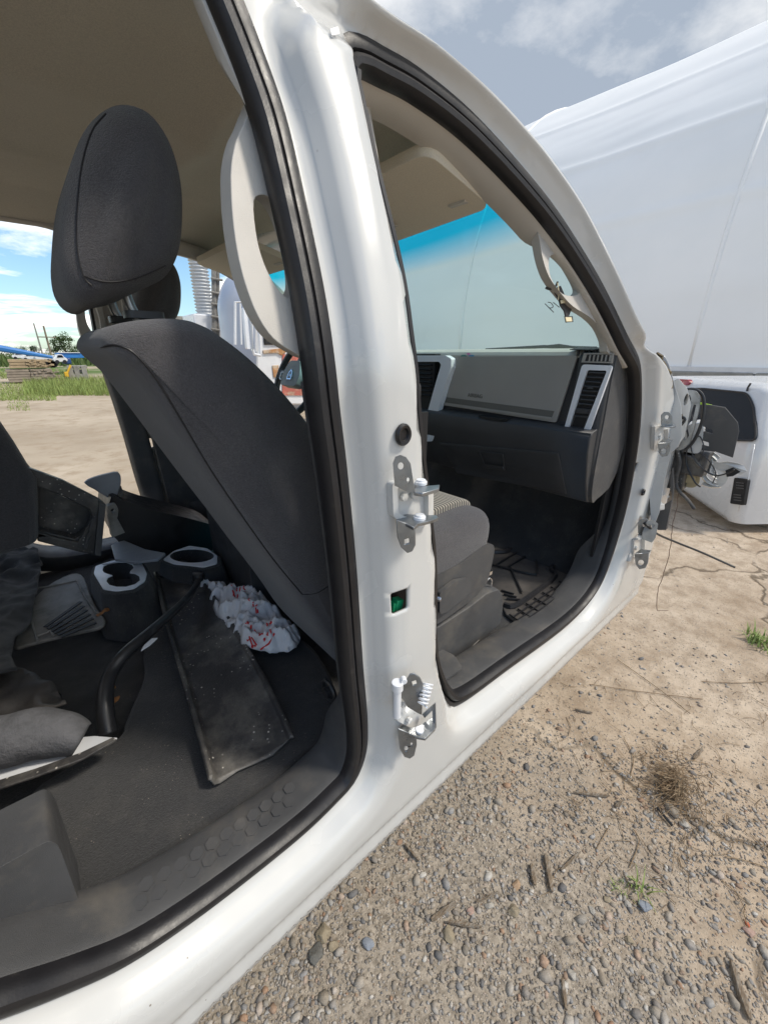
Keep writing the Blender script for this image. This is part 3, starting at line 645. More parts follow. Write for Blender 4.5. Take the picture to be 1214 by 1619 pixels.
# sticker on the dash edge
def flatpatch(l, mat, nm, par, X): b = B(); b.poly(l, V((-.0008,0,0))); return b.obj(nm, mat, par, smooth=False)
stk = [((738,570),(7,5),(.45,.12,.16)),((746,563),(5,4),(.12,.3,.5)),((733,564),(5,5),(.1,.25,.2)),((741,560),(4,3),(.5,.15,.3)),((748,569),(4,3),(.5,.45,.1)),((728,570),(3,2),(.05,.05,.05))]
def edgept(x, y):
    p = PX(x, y, 1.402)
    if p.z > -.004:
        X = 1.402
        for _ in range(12):
            p = PX(x, y, X); X = float(np.interp(p.z, [-.006,.006,.014,.018], [1.40,1.408,1.43,1.50]))
    return PX(x, y, X if p.z > -.004 else 1.40)+V((-.0015,0,.001))
b0 = None
for i, (c, r, col) in enumerate(stk):
    b = B(); cc = edgept(*c); l = [edgept(c[0]+r[0]*random.uniform(.6,1.1)*math.cos(t), c[1]+r[1]*.6*random.uniform(.6,1.1)*math.sin(t)) for t in np.linspace(0, 6.28, 11, endpoint=False)]
    b.v = [tuple(cc)]+[tuple(p) for p in l]; b.f = [(0, k+1, (k+1) % 11+1) for k in range(11)]
    b.obj('dash_sticker', M('sticker_ink', col, .5), dash, smooth=False)
b = B()
for x in (721,724.5,728,732): b.tube([edgept(x+1.8, 567.5), edgept(x, 567.8), edgept(x-.6, 570), edgept(x+1.2, 571)], .0006, 5)
b.obj('sticker_writing', W['black'], dash)
def text3d(s, size, org, ax, ay, mat, nm, par, ext=.0006):
    cu = bpy.data.curves.new(nm, 'FONT'); cu.body = s; cu.size = size; cu.extrude = ext
    o = bpy.data.objects.new('t', cu); COL.objects.link(o); dg = bpy.context.evaluated_depsgraph_get(); dg.update()
    me = bpy.data.meshes.new_from_object(o.evaluated_get(dg)); bpy.data.objects.remove(o)
    az = ax.cross(ay); R = Matrix((ax, ay, az)).transposed().to_4x4(); me.transform(Matrix.Translation(org) @ R); me.materials.clear(); me.name = nm
    return fin(nm, me, mat, par, smooth=False)
text3d('AIRBAG', .021, PX(739, 627, 1.389), V((0,-1,-.02)).normalized(), V((0,-.02,1)).normalized(), M('embossed_letters', (.12,.115,.10), .5), 'airbag_lettering', ab)
# handwriting on the windscreen and the blank tags tied to the handle
def wpt(px, py):
    r = ray(px, py).normalized(); best = None
    bv = wsbv.ray_cast(V((0,0,0)), r); return bv[0]-r*.004 if bv[0] else r*2
wsbv = BVHTree.FromPolygons([tuple(v.co) for v in ws.data.vertices], [tuple(p.vertices) for p in ws.data.polygons])
b = B()
for l in ([(861,480),(868,487),(875,494)], [(866,478),(871,479),(874,485),(870,487),(867,486)], [(874,478),(879,482),(884,486)]): b.tube([wpt(*q) for q in smooth([(x, y, 0) for x, y in l], 3) for q in [(q.x, q.y)]], .0012, 6)
b.obj('windscreen_writing', W['gloveblk'], ws)
tg = empty('tag_bundle', US(890, 470, .11), 'small black zip-tied tags with cream labels hanging from the front pillar handle', 'tags')
def hp(x, y, o=.105): return US(x, y, o)
b = B(); b.tube(smooth([hp(862,455,.115), hp(870,457), hp(878,452), hp(881,446)], 4), .003, 8); b.poly([hp(872,458), hp(884,452), hp(892,470), hp(896,476), hp(899,484), hp(901,490), hp(897,500), hp(892,500), hp(890,492), hp(884,484), hp(882,475)], V((0,-.004,0))); b.poly([hp(891,500), hp(903,500), hp(904,509), hp(893,510)], V((0,-.004,0)))
b.obj('tag_strap', W['gloveblk'], tg, bevel=.001)
b = B(); b.tube([hp(881,447,.095), hp(883,462,.095), hp(882,474,.095)], .0012, 6); b.obj('tag_string', M('cream_string', (.75,.65,.42), .7), tg)
b = B(); b.poly([hp(885,475,.097), hp(895,472,.097), hp(896,478,.097), hp(886,480,.097)], V((0,-.002,0))); b.obj('tag_label', M('cream_label', (.75,.65,.42), .6), tg); b = B(); b.poly([hp(892.5,501.5,.097), hp(902,501.5,.097), hp(903,508,.097), hp(894,508.5,.097)], V((0,-.002,0))); b.obj('tag_label', M('cream_label', (.75,.65,.42), .6), tg)
# ---------------------------------------------------------------- steering wheel
C_ = V((1.05,1.86,-.11)); n = V((-.90,0,.42)).normalized(); ax = V((0,1,0)); ay = n.cross(ax).normalized()
b = B(); R_ = .19; r_ = .016; rings = []
for i in range(48):
    a = 2*math.pi*i/48; d = ax*math.cos(a)+ay*math.sin(a); rings.append([C_+d*R_+(d*math.cos(t)+n*math.sin(t))*r_ for t in np.linspace(0, 2*math.pi, 12, endpoint=False)])
rings.append(rings[0]); b.loft(rings, True, False); sw = b.obj('steering_wheel', W['gloveblk'], cab, weld=True)
b = B()
for a in (-.05, math.pi+.05, -math.pi/2):
    d = ax*math.cos(a)+ay*math.sin(a); e_ = d.cross(n); b.poly([C_+d*.06+e_*.035, C_+d*.06-e_*.035, C_+d*.18-e_*.022, C_+d*.18+e_*.022], n*.012)
b.tube([C_-n*.02, C_-n*.16], .035, 16); b.obj('wheel_spokes', W['gloveblk'], sw, bevel=.004)
b = B(); b.poly(rpoly([C_+ax*x+ay*y for x, y in ((-.075,.055),(.075,.055),(.085,.0),(.05,-.07),(-.05,-.07),(-.085,0))], .02), n*.04); b.obj('horn_pad', W['dashgrey'], sw, bevel=.008, seg=3)
b = B(); b.poly([C_+n*.0405+ax*x+ay*y for x, y in ((-.02,.026),(.02,.026),(.022,.01),(.016,-.012),(0,-.026),(-.016,-.012),(-.022,.01))], n*.004, [[C_+n*.0405+ax*x+ay*y for x, y in ((-.013,.019),(.013,.019),(.015,.008),(.010,-.009),(0,-.017),(-.010,-.009),(-.015,.008))]])
for sx in (-1, 1): b.tube([C_+n*.043+ax*(sx*x)+ay*y for x, y in ((.001,-.012),(.004,.0),(.003,.010),(.009,.013),(.011,.006),(.008,.002))], .0016, 6)
b.obj('wheel_emblem', W['chrome'], sw)
for a in (math.pi,0):
    b = B(); d = ax*math.cos(a); b.poly(rpoly([C_+n*.013+d*.10-ay*.022, C_+n*.013+d*.15-ay*.020, C_+n*.013+d*.15+ay*.020, C_+n*.013+d*.10+ay*.022], .004), n*.003, [rpoly([C_+n*.013+d*.105-ay*.018, C_+n*.013+d*.145-ay*.016, C_+n*.013+d*.145+ay*.016, C_+n*.013+d*.105+ay*.018], .004)]); b.obj('switch_bezel', W['silver'], sw)
# ---------------------------------------------------------------- front seats
def inset(P, d, normal_in):
    n = len(P); out = []
    for i in range(n):
        t = (P[(i+1) % n]-P[i-1]).normalized(); out.append(P[i]+V((t.z, 0, -t.x))*d*normal_in)
    return out
def padloft(P, Y0, Y1, r, bulge=.0, k=6, name='x', mat=None, parent=None, crown=0, r2=None, d2=None):
    r2 = r2 or r; d2 = d2 or r
    """a cushion: profile P (x,z) lofted along Y with rounded ends of radius r"""
    P = [V((p.x, 0, p.z)) for p in P]; A = sum(P[i-1].x*P[i].z-P[i].x*P[i-1].z for i in range(len(P))); sg = 1 if A < 0 else -1
    cen = sum(P, V())/len(P); rings = []
    ts = []
    for j in range(k+1): a = math.pi/2*j/k; ts.append((Y0+r*(1-math.sin(a)) if 0 else Y0+r*(1-math.cos(math.pi/2-a)) if 0 else Y0+r*(1-math.sin(a)), r*(1-math.sin(math.pi/2-a)) if 0 else r*(1-math.cos(math.pi/2-a)) if 0 else 0))
    seq = []
    for j in range(k+1):
        a = math.pi/2*j/k; seq.append((Y0+r*(1-math.sin(math.pi/2-a)) if 0 else Y0 + r*(1-math.cos(a)), r*(1-math.sin(a))))
    mids = [(Y0+r+(Y1-Y0-2*r)*t, -crown*math.sin(math.pi*t)) for t in (.15,.35,.5,.65,.85)]
    seq2 = [(Y1-(y-Y0)/r*r2, d/r*d2) for y, d in seq[::-1]]; mids = [(Y0+r+(Y1-Y0-r-r2)*t, 0) for t in (.2,.4,.6,.8)]
    A2 = np.array([(p.x-cen.x, p.z-cen.z) for p in P]); ev, U = np.linalg.eigh(np.cov(A2.T)); pr = A2@U; half = (pr.max(0)-pr.min(0))/2
    for y, d in seq+mids+seq2:
        qq = (pr*(1-d/half))@U.T; rings.append([V((cen.x+a_[0], y, cen.z+a_[1])) for a_ in qq])
    # closing faces: shrink to the middle
    def cap(q, y, s): return [V((cen.x+(p.x-cen.x)*s, y, cen.z+(p.z-cen.z)*s)) for p in q]
    bb = .004
    R = [cap(rings[0], Y0-bulge, .1), cap(rings[0], Y0-bulge*.9, .4), cap(rings[0], Y0-bulge*.5, .75)]+rings+[cap(rings[-1], Y1+bulge*.5, .75), cap(rings[-1], Y1+bulge*.9, .4), cap(rings[-1], Y1+bulge, .1)]
    b = B(); b.loft(R); return b.obj(name, mat, parent, smooth='all')
back_px = [(527,1032),(500,992),(462,940),(424,885),(384,830),(345,775),(308,722),(266,662),(222,602),(194,576),(173,558),(164,543),(168,526),(186,512),(240,503),(290,503),(318,510),(348,526),(400,566),(450,616),(497,676),(530,740),(545,800),(565,900),(575,980),(575,1060),(545,1058)]
BY = .70
backP = smooth([PY(x, y, BY) for x, y in back_px], 4, True)
seat = padloft(backP, BY-.018, 1.17, .045, .012, r2=.20, d2=.07, name='front_seat', mat=W['cloth'], parent=cab)
def surf(o, l, out=.0006):
    bv = BVHTree.FromPolygons([tuple(v.co) for v in o.data.vertices], [tuple(p.vertices) for p in o.data.polygons]); res = []
    for a in smooth([(x, y, 0) for x, y in l], 6):
        d = ray(a.x, a.y).normalized(); h = bv.ray_cast(V((0,0,0)), d)
        if h[0]: res.append(h[0]-d*out)
    return res
def seamline(o, l, r_=.0016):
    b = B(); P_ = surf(o, l); b.tube(P_, r_, 6); return b.obj('seat_piping', W['rubber'], o)
seamline(seat, [(160,549),(182,546),(205,553),(226,572),(252,606),(288,666),(333,742),(383,816),(432,884),(478,940)])
seamline(seat, [(478,940),(500,938),(520,926)], .001)
HRX = 1.03
hr_px = [(205,163),(178,166),(152,184),(132,215),(116,260),(106,310),(101,370),(100,410),(106,445),(122,470),(146,480),(170,470),(205,462),(240,446),(262,434),(278,412),(287,380),(290,335),(288,290),(278,245),(260,206),(234,175)]
headP = smooth([PY(197+(x-197)*1.04, 325+(y-325)*1.03, .82) for x, y in hr_px], 3, True)
padloft(headP, .795, 1.055, .05, .012, name='headrest', mat=W['cloth'], parent=seat)
hrst = [c for c in seat.children if c.name.startswith('headrest')][0]
seamline(hrst, [(168,180),(146,208),(130,262),(122,330),(122,392),(132,436),(146,452)], .0013); seamline(hrst, [(132,436),(170,446),(215,440),(262,420)], .0011)
for x, y in ((.86,0),(1.0,0)): b = B(); b.tube([V((.195,x,.02)), V((.178,x,.075)), V((.165,x,.14))], .0075, 12); b.obj('headrest_post', W['steel'], seat)
b = B()
for x in (.86,1.0): b = B(); b.poly(rpoly([V((.165,x-.02,.056)), V((.225,x-.02,.056)), V((.225,x+.02,.056)), V((.165,x+.02,.056))], .012), V((0,0,.012))); b.obj('post_collar', W['gloveblk'], seat, bevel=.003)
cu = [V((.46,0,-.57)),V((.46,0,-.46)),V((.52,0,-.425)),(V((.70,0,-.425))),V((.88,0,-.418)),V((.955,0,-.43)),V((.985,0,-.455)),V((.992,0,-.50)),V((.985,0,-.55)),V((.96,0,-.585)),V((.70,0,-.60))]
padloft(smooth(cu, 4, True), .63, 1.19, .055, .006, name='seat_cushion', mat=W['cloth'], parent=seat)
ms = M('striped_seat_cloth', (.10,.095,.09), .9, bump=.4, bs=900, sheen=.2); nt = ms.node_tree; N = nt.nodes; L = nt.links
tc = N.new('ShaderNodeTexCoord'); wv = N.new('ShaderNodeTexWave'); wv.inputs['Scale'].default_value = 30; wv.inputs['Distortion'].default_value = .0; wv.bands_direction = 'X'; L.new(tc.outputs['Object'], wv.inputs[0])
cr = N.new('ShaderNodeValToRGB'); cr.color_ramp.elements[0].color = (.02,.02,.02,1); cr.color_ramp.elements[1].color = (.34,.31,.26,1); cr.color_ramp.elements[0].position = .3; cr.color_ramp.elements[1].position = .6; L.new(wv.outputs[0], cr.inputs[0]); L.new(cr.outputs[0], N['Principled BSDF'].inputs[0])
cu2 = [V((.42,0,-.50)),V((.45,0,-.410)),V((.70,0,-.406)),V((.88,0,-.400)),V((.940,0,-.409)),V((.962,0,-.44)),V((.93,0,-.52))]
padloft(smooth(cu2, 4, True), .70, 1.12, .012, .0, name='seat_insert', mat=ms, parent=seat)
b = B(); l = [PY(x, y, .628) for x, y in [(655,930),(690,912),(722,896),(750,874),(766,862),(779,860),(782,868),(776,900),(770,922),(752,944),(700,982),(660,1004)]]; b.poly(rpoly(l, .012), V((0,.05,0))); sh = b.obj('seat_side_shield', W['plastic'], seat, bevel=.006, seg=3)
b = B(); b.poly(rpoly([PY(x, y, .626) for x, y in [(690,950),(690,935),(715,916),(734,912),(742,920),(738,936),(700,966),(690,968)]], .008), V((0,-.012,0))); b.obj('recline_lever', W['plastic'], seat, bevel=.004, seg=3)
b = B(); b.tube([PY(697,948,.60), PY(690,946,.61)], .007, 10); b.obj('lever_tip', W['chrome'], seat, bevel=.002)
b = B(); l0 = [PY(x, y, .645) for x, y in [(650,1012),(690,990),(740,958),(768,936),(786,930),(793,938),(794,960),(790,985),(700,1068),(690,1074),(655,1096)]]
l0 = rpoly(l0, .012); l1 = [V((p.x+(.01 if p.z > -.75 else 0), .69, p.z)) for p in l0]; cen = sum(l0, V())/len(l0)
b.loft([[cen*1+(p-cen)*.97+V((0,-.006,0)) for p in l0], l0, [p+V((0,.5,0)) for p in l0]]); b.obj('seat_base', W['plastic'], seat, bevel=.006, seg=3)
b = B(); 
for l in ([(757,1012),(762,1022),(748,1034),(742,1026)], ): b.tube([PY(x, y, .638) for x, y in l]+[PY(757,1012,.638)], .0012, 6)
b.tube([PY(745,1034,.638), PY(760,1024,.638), PY(759,1010,.638)], .001, 6); b.obj('moulded_mark', W['duct'], seat)
b = B(); b.tube(smooth([PY(767,922,.66), PY(773,914,.66), PY(777,918,.66), PY(776,928,.66)], 4), .003, 8); b.box(PY(771,905,.66), (.02,.02,.012)); b.obj('seat_bracket', W['chrome'], seat)
# driver's seat: the same seat, set further forward
def copyseat(dx, dy):
    s2 = seat.copy(); COL.objects.link(s2); s2.location = (dx, dy, 0); s2.parent = cab; s2.matrix_parent_inverse = Matrix.Translation(-cab.location)
    for c in list(seat.children):
        k_ = c.copy(); COL.objects.link(k_); k_.parent = s2
copyseat(.30, 1.06)
# centre seat / console between the front seats
b = B(); b.poly(rpoly([V((.45,1.22,-.50)),V((1.05,1.22,-.52)),V((1.05,1.22,-.92)),V((.45,1.22,-.92))], .04), V((0,.38,0))); b.obj('centre_console', W['gloveblk'], cab, bevel=.01)
# ---------------------------------------------------------------- floor, carpet, mat
FZ = -.93
rows = []
for x in np.linspace(-.98, 1.90, 150):
    r = []
    for y in np.linspace(.58, 2*YC-.58, 110):
        z = FZ + .008*nz3((x, y, 0), 9)+.004*nz3((x, y, 0), 30, 3)
        z += .09*float(ss(np.array(y), 1.12, 1.30)*(1-ss(np.array(y), 1.52, 1.70)))*float(ss(np.array(x), .5, .7))
        z += .5*float(ss(np.array(x), 1.62, 1.9))*1.0
        z += .42*float(1-ss(np.array(x), -.55, -.38))
        r.append(V((x, y, z)))
    rows.append(r)
b = B(); b.loft(rows, False, False); b.obj('carpet', W['carpet'], cab, smooth='all')
# raised, cut edge of the rear carpet
e_px = [(140,940),(180,935),(232,930),(240,965),(232,1010),(226,1035),(228,1060),(222,1085),(208,1115),(196,1145),(186,1165),(100,1215),(40,1260),(40,1330),(100,1430),(200,1400),(330,1400),(420,1310),(520,1230),(540,1150),(520,1060),(470,1000),(380,960),(330,900),(300,870),(250,870)]
b = B(); l = [PZ(x, y, -.875 if y > 1000 else -.87) for x, y in e_px]; 
for p in l: p.y = max(p.y, .63)
b.poly(smooth(l, 2, True), V((0,0,-.05))); b.obj('carpet_flap', W['carpet'], cab, bevel=.012, seg=3)
def z2(x, y, z): return PZ(x, y, z)
mz = -.915
def rib(l, w, h, name, mat, par, closed=False, z=None):
    P_ = [PZ(x, y, z or mz) for x, y in l]; P_ = smooth(P_, 3, closed); n = len(P_); rings = []
    for i in range(n):
        t = (P_[(i+1) % n]-P_[i-1] if closed else P_[min(i+1, n-1)]-P_[max(0, i-1)]); t.z = 0; t.normalize(); s_ = V((-t.y, t.x, 0))*w
        p = P_[i]; rings.append([p-s_, p-s_*.6+V((0,0,h)), p+s_*.6+V((0,0,h)), p+s_])
    if closed: rings.append(rings[0])
    b = B(); b.loft(rings, False, False); return b
b = B(); b.poly([PZ(x, y, mz) for x, y in [(730,866),(777,866),(802,864),(816,852),(824,838),(842,828),(880,838),(926,862),(920,900),(914,922),(842,982),(818,985),(800,972),(790,950),(740,960)]], V((0,0,-.012)))
mz += .004
mat_ = b.obj('floor_mat', W['mat'], cab, bevel=.004)
b = rib([(740,874),(777,874),(802,872),(816,862),(826,845),(842,842),(868,850),(903,866),(889,884),(871,900),(878,911),(845,938),(813,959),(796,957)], .010, .013, '', None, None); b.obj('mat_rim', W['rubber'], mat_)
b = B()
for l in ([(740,876),(816,871),(845,883),(849,903),(839,908),(776,893),(740,890)], [(785,893),(818,873)], [(800,898),(834,878)], [(792,934),(812,940)], [(796,940),(816,945)], [(800,947),(822,949)], [(806,897),(825,938)]):
    q = rib(l, .0045, .006, '', None, None); b.add(q.v, q.f)
for i in range(9):
    t = i/8; xa, ya = 803+t*104, 970-t*70; q = rib([(xa+2, ya+2), (xa+22, ya+16-6*t)], .003, .005, '', None, None); b.add(q.v, q.f)
for k_ in (.33,.66,1): q = rib([(803+22*k_, 972+14*k_), (905+8*k_, 902+18*k_)], .003, .005, '', None, None); b.add(q.v, q.f)
b.obj('mat_tread', W['rubber'], mat_)
b = B()
for i in range(8): q = rib([(840+i*9, 822-i*.5), (846+i*9, 840+i*2.4)], .004, .005, '', None, None, z=-.90); b.add(q.v, q.f)
b.obj('footwell_ribs', W['mat'], cab)
# lower body trim piece on the front sill (rear end cap with its seam)
b = B(); b.poly(rpoly([V((.66,.555,-.852)),V((.78,.553,-.855)),V((.80,.60,-.852)),V((.79,.645,-.85)),V((.66,.65,-.85))], .01), V((0,0,.008))); b.obj('sill_end_cap', W['plastic'], t2, bevel=.003)
b = B(); l = [PY(x, y, .60) for x, y in [(-120,1440),(0,1372),(60,1338),(78,1329),(90,1334),(97,1346),(118,1404),(137,1458),(100,1490),(-120,1590)]]; b.poly(rpoly(l, .010), V((0,.10,.0))); b.obj('wheelhouse_trim', W['plastic'], cab, bevel=.008, seg=3)
c = US(520, 1092, .17); b = B(); b.tube([c+V((.0,.024*math.cos(t),.024*math.sin(t))) for t in np.linspace(0, 6.28, 18)], .005, 8); b.disc(c, (-1,0,0), .012, .012); b.obj('belt_anchor', W['hose'], cab)
# rear seat folded up, with the storage tray under it (far side)
def yp(l, Y): return [PY(x, y, Y) for x, y in l]
b = B(); b.poly(yp([(-160,560),(-20,640),(0,672),(22,704),(45,742),(60,760),(62,858),(0,880),(-160,900)], 1.62), V((0,.12,0))); rs = b.obj('rear_seat', W['cloth'], cab, bevel=.02, seg=3)
b = B(); o_ = yp([(40,738),(100,760),(158,790),(168,798),(160,878),(130,874),(60,856)], 1.66); i_ = yp([(62,770),(102,786),(142,806),(146,818),(124,858),(96,852),(62,842)], 1.66); b.poly(o_, V((0,.03,0)), [i_])
b.poly(yp([(60,768),(142,804),(148,818),(126,860),(60,844)], 1.74), V((0,.01,0))); b.poly(yp([(60,838),(120,852),(150,830),(150,862),(120,868),(60,856)], 1.68), V((0,.05,0)))
tray = b.obj('storage_tray', W['scrap'], rs, bevel=.004)
b = B(); b.poly(yp([(158,792),(168,798),(160,880),(150,878)], 1.64), V((0,.02,0))); b.poly(yp([(146,820),(152,818),(138,868),(132,866)], 1.655), V((0,.01,0)))
for i in range(3): b.poly(yp([(134+i*2,838+i*10),(142+i*1,828+i*10),(141+i,832+i*10),(133+i*2,843+i*10)], 1.65), V((0,.01,0)))
b.obj('tray_flange', W['plastic'], rs, bevel=.002)
b = B(); b.poly(rpoly(yp([(170,800),(184,797),(188,806),(186,820),(172,822)], 1.72), .008), V((0,.03,0)), [yp(ell(179,808,4,4,8), 1.72)]); b.poly(yp([(172,820),(186,820),(198,842),(178,850)], 1.73), V((0,.05,0))); b.obj('seat_latch', W['duct'], rs)
b = B(); l = yp([(176,786),(200,792),(240,806),(300,820),(345,835),(352,860),(330,872),(290,880),(240,876),(205,868),(182,850),(172,826)], 1.80); b.poly(smooth(l, 3, True), V((0,.25,0))); b.obj('seat_track_cover', W['rubber'], rs, bevel=.02, seg=3)
# ================================================================ LOOSE THINGS IN THE CAB
# long black plastic trim channel
Lp = smooth([PZ(x, y, z) for x, y, z in [(246,912,-.80),(262,985,-.815),(288,1075,-.83),(312,1160,-.845),(333,1243,-.86)]], 8)
Rp = smooth([PZ(x, y, z) for x, y, z in [(303,896,-.80),(352,962,-.815),(402,1042,-.83),(438,1108,-.845),(466,1172,-.86)]], 8)
rows = []
for i, (a, c) in enumerate(zip(Lp, Rp)):
    r = []; ln = len(Lp)-1; t = i/ln
    for s, h in ((0,.016),(.02,.018),(.035,.017),(.06,.002),(.10,-.004),(.3,-.006),(.5,-.007),(.7,-.006),(.88,-.004),(.94,.0),(.965,.010),(1,.012)):
        p = a.lerp(c, s)+V((0,0,h))
        for tb in (.34,.47,.66,.86): p.z += .006*math.exp(-((t-tb+.03*s)/.008)**2)*(s > .45)*(s < .95)
        if i == ln: p += V((-.012*nz3((s*9,0,0)), -.02*nz3((s*6, 3, 0)), 0))
        r.append(p)
    rows.append(r)
b = B(); b.loft(rows, False, False); tr_ = b.obj('trim_channel', W['scrap'], None, solid=.004, weld=True)
b2 = B(); b2.poly([rows[0][0]+V((0,0,.002)), rows[0][-1]+V((0,0,.002)), rows[0][-1]+V((0,0,-.03)), rows[0][0]+V((0,0,-.03))], V((.004,-.003,0)))
b2.obj('end_lip', W['scrap'], tr_)
tag(tr_, 'long scuffed black plastic trim channel lying across the rear carpet', 'trim panel')
# hose / black bent tube
hz = [(172,1160,-.86),(167,1125,-.82),(168,1090,-.79),(178,1060,-.77),(200,1032,-.75),(232,1004,-.74),(262,978,-.74),(290,952,-.75),(308,930,-.76),(314,912,-.77),(306,898,-.78),(288,890,-.79),(268,890,-.81)]
P_ = smooth([PZ(*q) for q in hz], 6); n = len(P_); b = B(); b.tube(P_, [.021-.010*min(1, i/n*1.5) for i in range(n)], 14)
hs = b.obj('bent_hose', W['hose'], None, smooth='all'); tag(hs, 'thick black bent hose arching over the rear footwell beside the trim channel', 'hose')
b = B(); c = PZ(238,1018,-.725); t = (PZ(246,1008,-.735)-PZ(228,1026,-.735)).normalized(); sd = t.cross(V((0,0,1)))
b.poly([c+t*.022+sd*.006, c+t*.018-sd*.008, c-t*.01-sd*.010, c-t*.03-sd*.004, c-t*.008+sd*.004], V((0,0,.003))); b.obj('paper_tag', W['whiteplate'], hs)
b = B(); b.disc(PZ(313,918,-.775), V((.2,.1,1)), .020, .03, 14); b.obj('hose_end', W['hose'], hs, bevel=.003)
# plastic carrier bag
o_px = [(299,906),(306,902),(318,908),(330,918),(350,920),(362,926),(385,924),(402,928),(420,940),(435,956),(448,966),(462,978),(472,988),(474,1000),(468,1012),(455,1020),(440,1018),(425,1022),(405,1018),(388,1012),(380,1010),(378,1000),(366,990),(352,976),(340,964),(333,948),(324,930),(312,922),(302,918)]
oz = -.795; OL = [PZ(x, y, oz) for x, y in o_px]; oa = np.array([(p.x, p.y) for p in OL]); oad = dens(oa, .006)
gx, gy = np.meshgrid(np.arange(oa[:,0].min(), oa[:,0].max(), .005), np.arange(oa[:,1].min(), oa[:,1].max(), .005)); g = np.c_[gx.ravel(), gy.ravel()]+rng.uniform(-.001,.001,(gx.size,2)); g = g[inside(g, oad)]; g = g[dist(g, oad) > .003]
PP_ = np.vstack([oad, g]); n = len(oad)
ov, oe, of_, *_r = delaunay_2d_cdt([V((float(x), float(y))) for x, y in PP_], [(i, (i+1) % n) for i in range(n)], [], 0, 1e-5)
on = np.array([(v.x, v.y) for v in ov]); tri = np.array([f for f in of_ if len(f) == 3]); tri = tri[inside(on[tri].mean(1), oad)]
dd = dist(on, oad)
def bagz(x, y, d):
    h = .045*(1-math.exp(-d/.03)); r = 0
    for k_, (s, a) in enumerate(((9,.020),(21,.016),(48,.010))):
        q = noise.noise(V((x*s+9*k_, y*s, nz3((x, y, 0), 12, k_)*1.2))); r += a*(1-2*abs(q)*1.6)
    return oz-.03+h+r*min(1, .3+d/.02)
me = bpy.data.meshes.new('carrier_bag'); me.from_pydata([(x, y, bagz(x, y, d)) for (x, y), d in zip(on, dd)], [], tri.tolist())
bag = fin('carrier_bag', me, W['bag'], None, smooth='all', solid=.0012); tag(bag, 'crumpled white plastic carrier bag with red print on the rear floor', 'plastic bag')
bbv = BVHTree.FromPolygons([tuple(v.co) for v in me.vertices], [tuple(p.vertices) for p in me.polygons])
def bagpt(x, y):
    p = PZ(x, y, oz+.02); h = bbv.ray_cast(p+V((0,0,.2)), V((0,0,-1))); return (h[0]+V((0,0,.002))) if h[0] else p
def stroke(l, w=.0022):
    P_ = [bagpt(x, y) for x, y in l]
    b.tube(P_, w, 5)
b = B()
for (x0, y0, sx, a, cnt) in ((368,933,6.2,.12,4),(370,938,6.2,.12,4),(392,986,5.5,.6,6),(396,1005,5,.0,2),(418,1006,5.5,-.35,3),(396,961,6,.5,3),(424,992,5,-.3,2)):
    for k_ in range(cnt):
        x = x0+k_*sx*math.cos(a); y = y0+k_*sx*math.sin(a)
        for _ in range(3): stroke([(x+random.uniform(-1.8,1.8), y+random.uniform(-2,2)), (x+random.uniform(-1.8,1.8), y+random.uniform(-2,2))])
stroke([(386,990),(390,1002),(398,1008),(404,1006)], .0022); stroke([(410,1010),(424,1009),(434,1002)], .0028); stroke([(388,986),(396,984),(406,992)], .002)
b.obj('red_print', W['red'], bag)
# cup holders
def cupholder(o_px, hl_, z, h, label, zb=-.9):
    ol = rpoly([PZ(x, y, z) for x, y in o_px], .01, 3); hs_ = [[PZ(x, y, z) for x, y in hh] for hh in hl_]
    b = B(); b.poly(ol, V((0,0,.004)), hs_); bez = b
    c = sum(ol, V())/len(ol); b = B(); b.loft([[c+(p-c)*1.12+V((0,0,-.012)) for p in ol], [c+(p-c)*1.08+V((0,0,-.002)) for p in ol]], True, False)
    r = B(); rings = [[c+(p-c)*s+V((0,0,dz)) for p in ol] for s, dz in ((1.5,zb-z),(1.3,-.08),(1.18,-.02),(1.12,-.004),(1.0,0),(.97,0))]
    r.loft(rings, True, False)
    for hh in hs_: r.loft([[p for p in hh], [V((p.x, p.y, z-h)) for p in hh]], True, False); r.add([V((p.x, p.y, z-h)) for p in hh], [tuple(range(len(hh)))])
    o = r.obj('cup_holder', W['carpet'], None); bez.obj('bezel', W['silver'], o, bevel=.0015); tag(o, label, 'cup holder'); return o
fig8 = [(185+27*math.cos(t), 899+10.5*math.sin(t)) for t in np.linspace(.5, 5.9, 16)]
h8 = [(163,902),(165,896),(172,892),(185,890),(200,890),(210,894),(212,899),(207,904),(206,907),(214,908),(221,912),(222,919),(214,925),(200,929),(185,929),(174,926),(169,920),(172,914),(179,911),(172,909),(165,906)]
cupholder([(149,908),(152,896),(180,887),(212,886),(226,893),(233,908),(230,920),(212,932),(184,936),(164,933)], [h8], -.74, .07, 'cup holder with silver figure-eight bezel between the seats')
cupholder([(258,886),(276,872),(300,864),(328,868),(344,880),(344,892),(322,898),(298,895),(276,893)], [ell(304,880,35,11,22)], -.74, .07, 'round cup holder with thin silver rim next to the trim channel end')
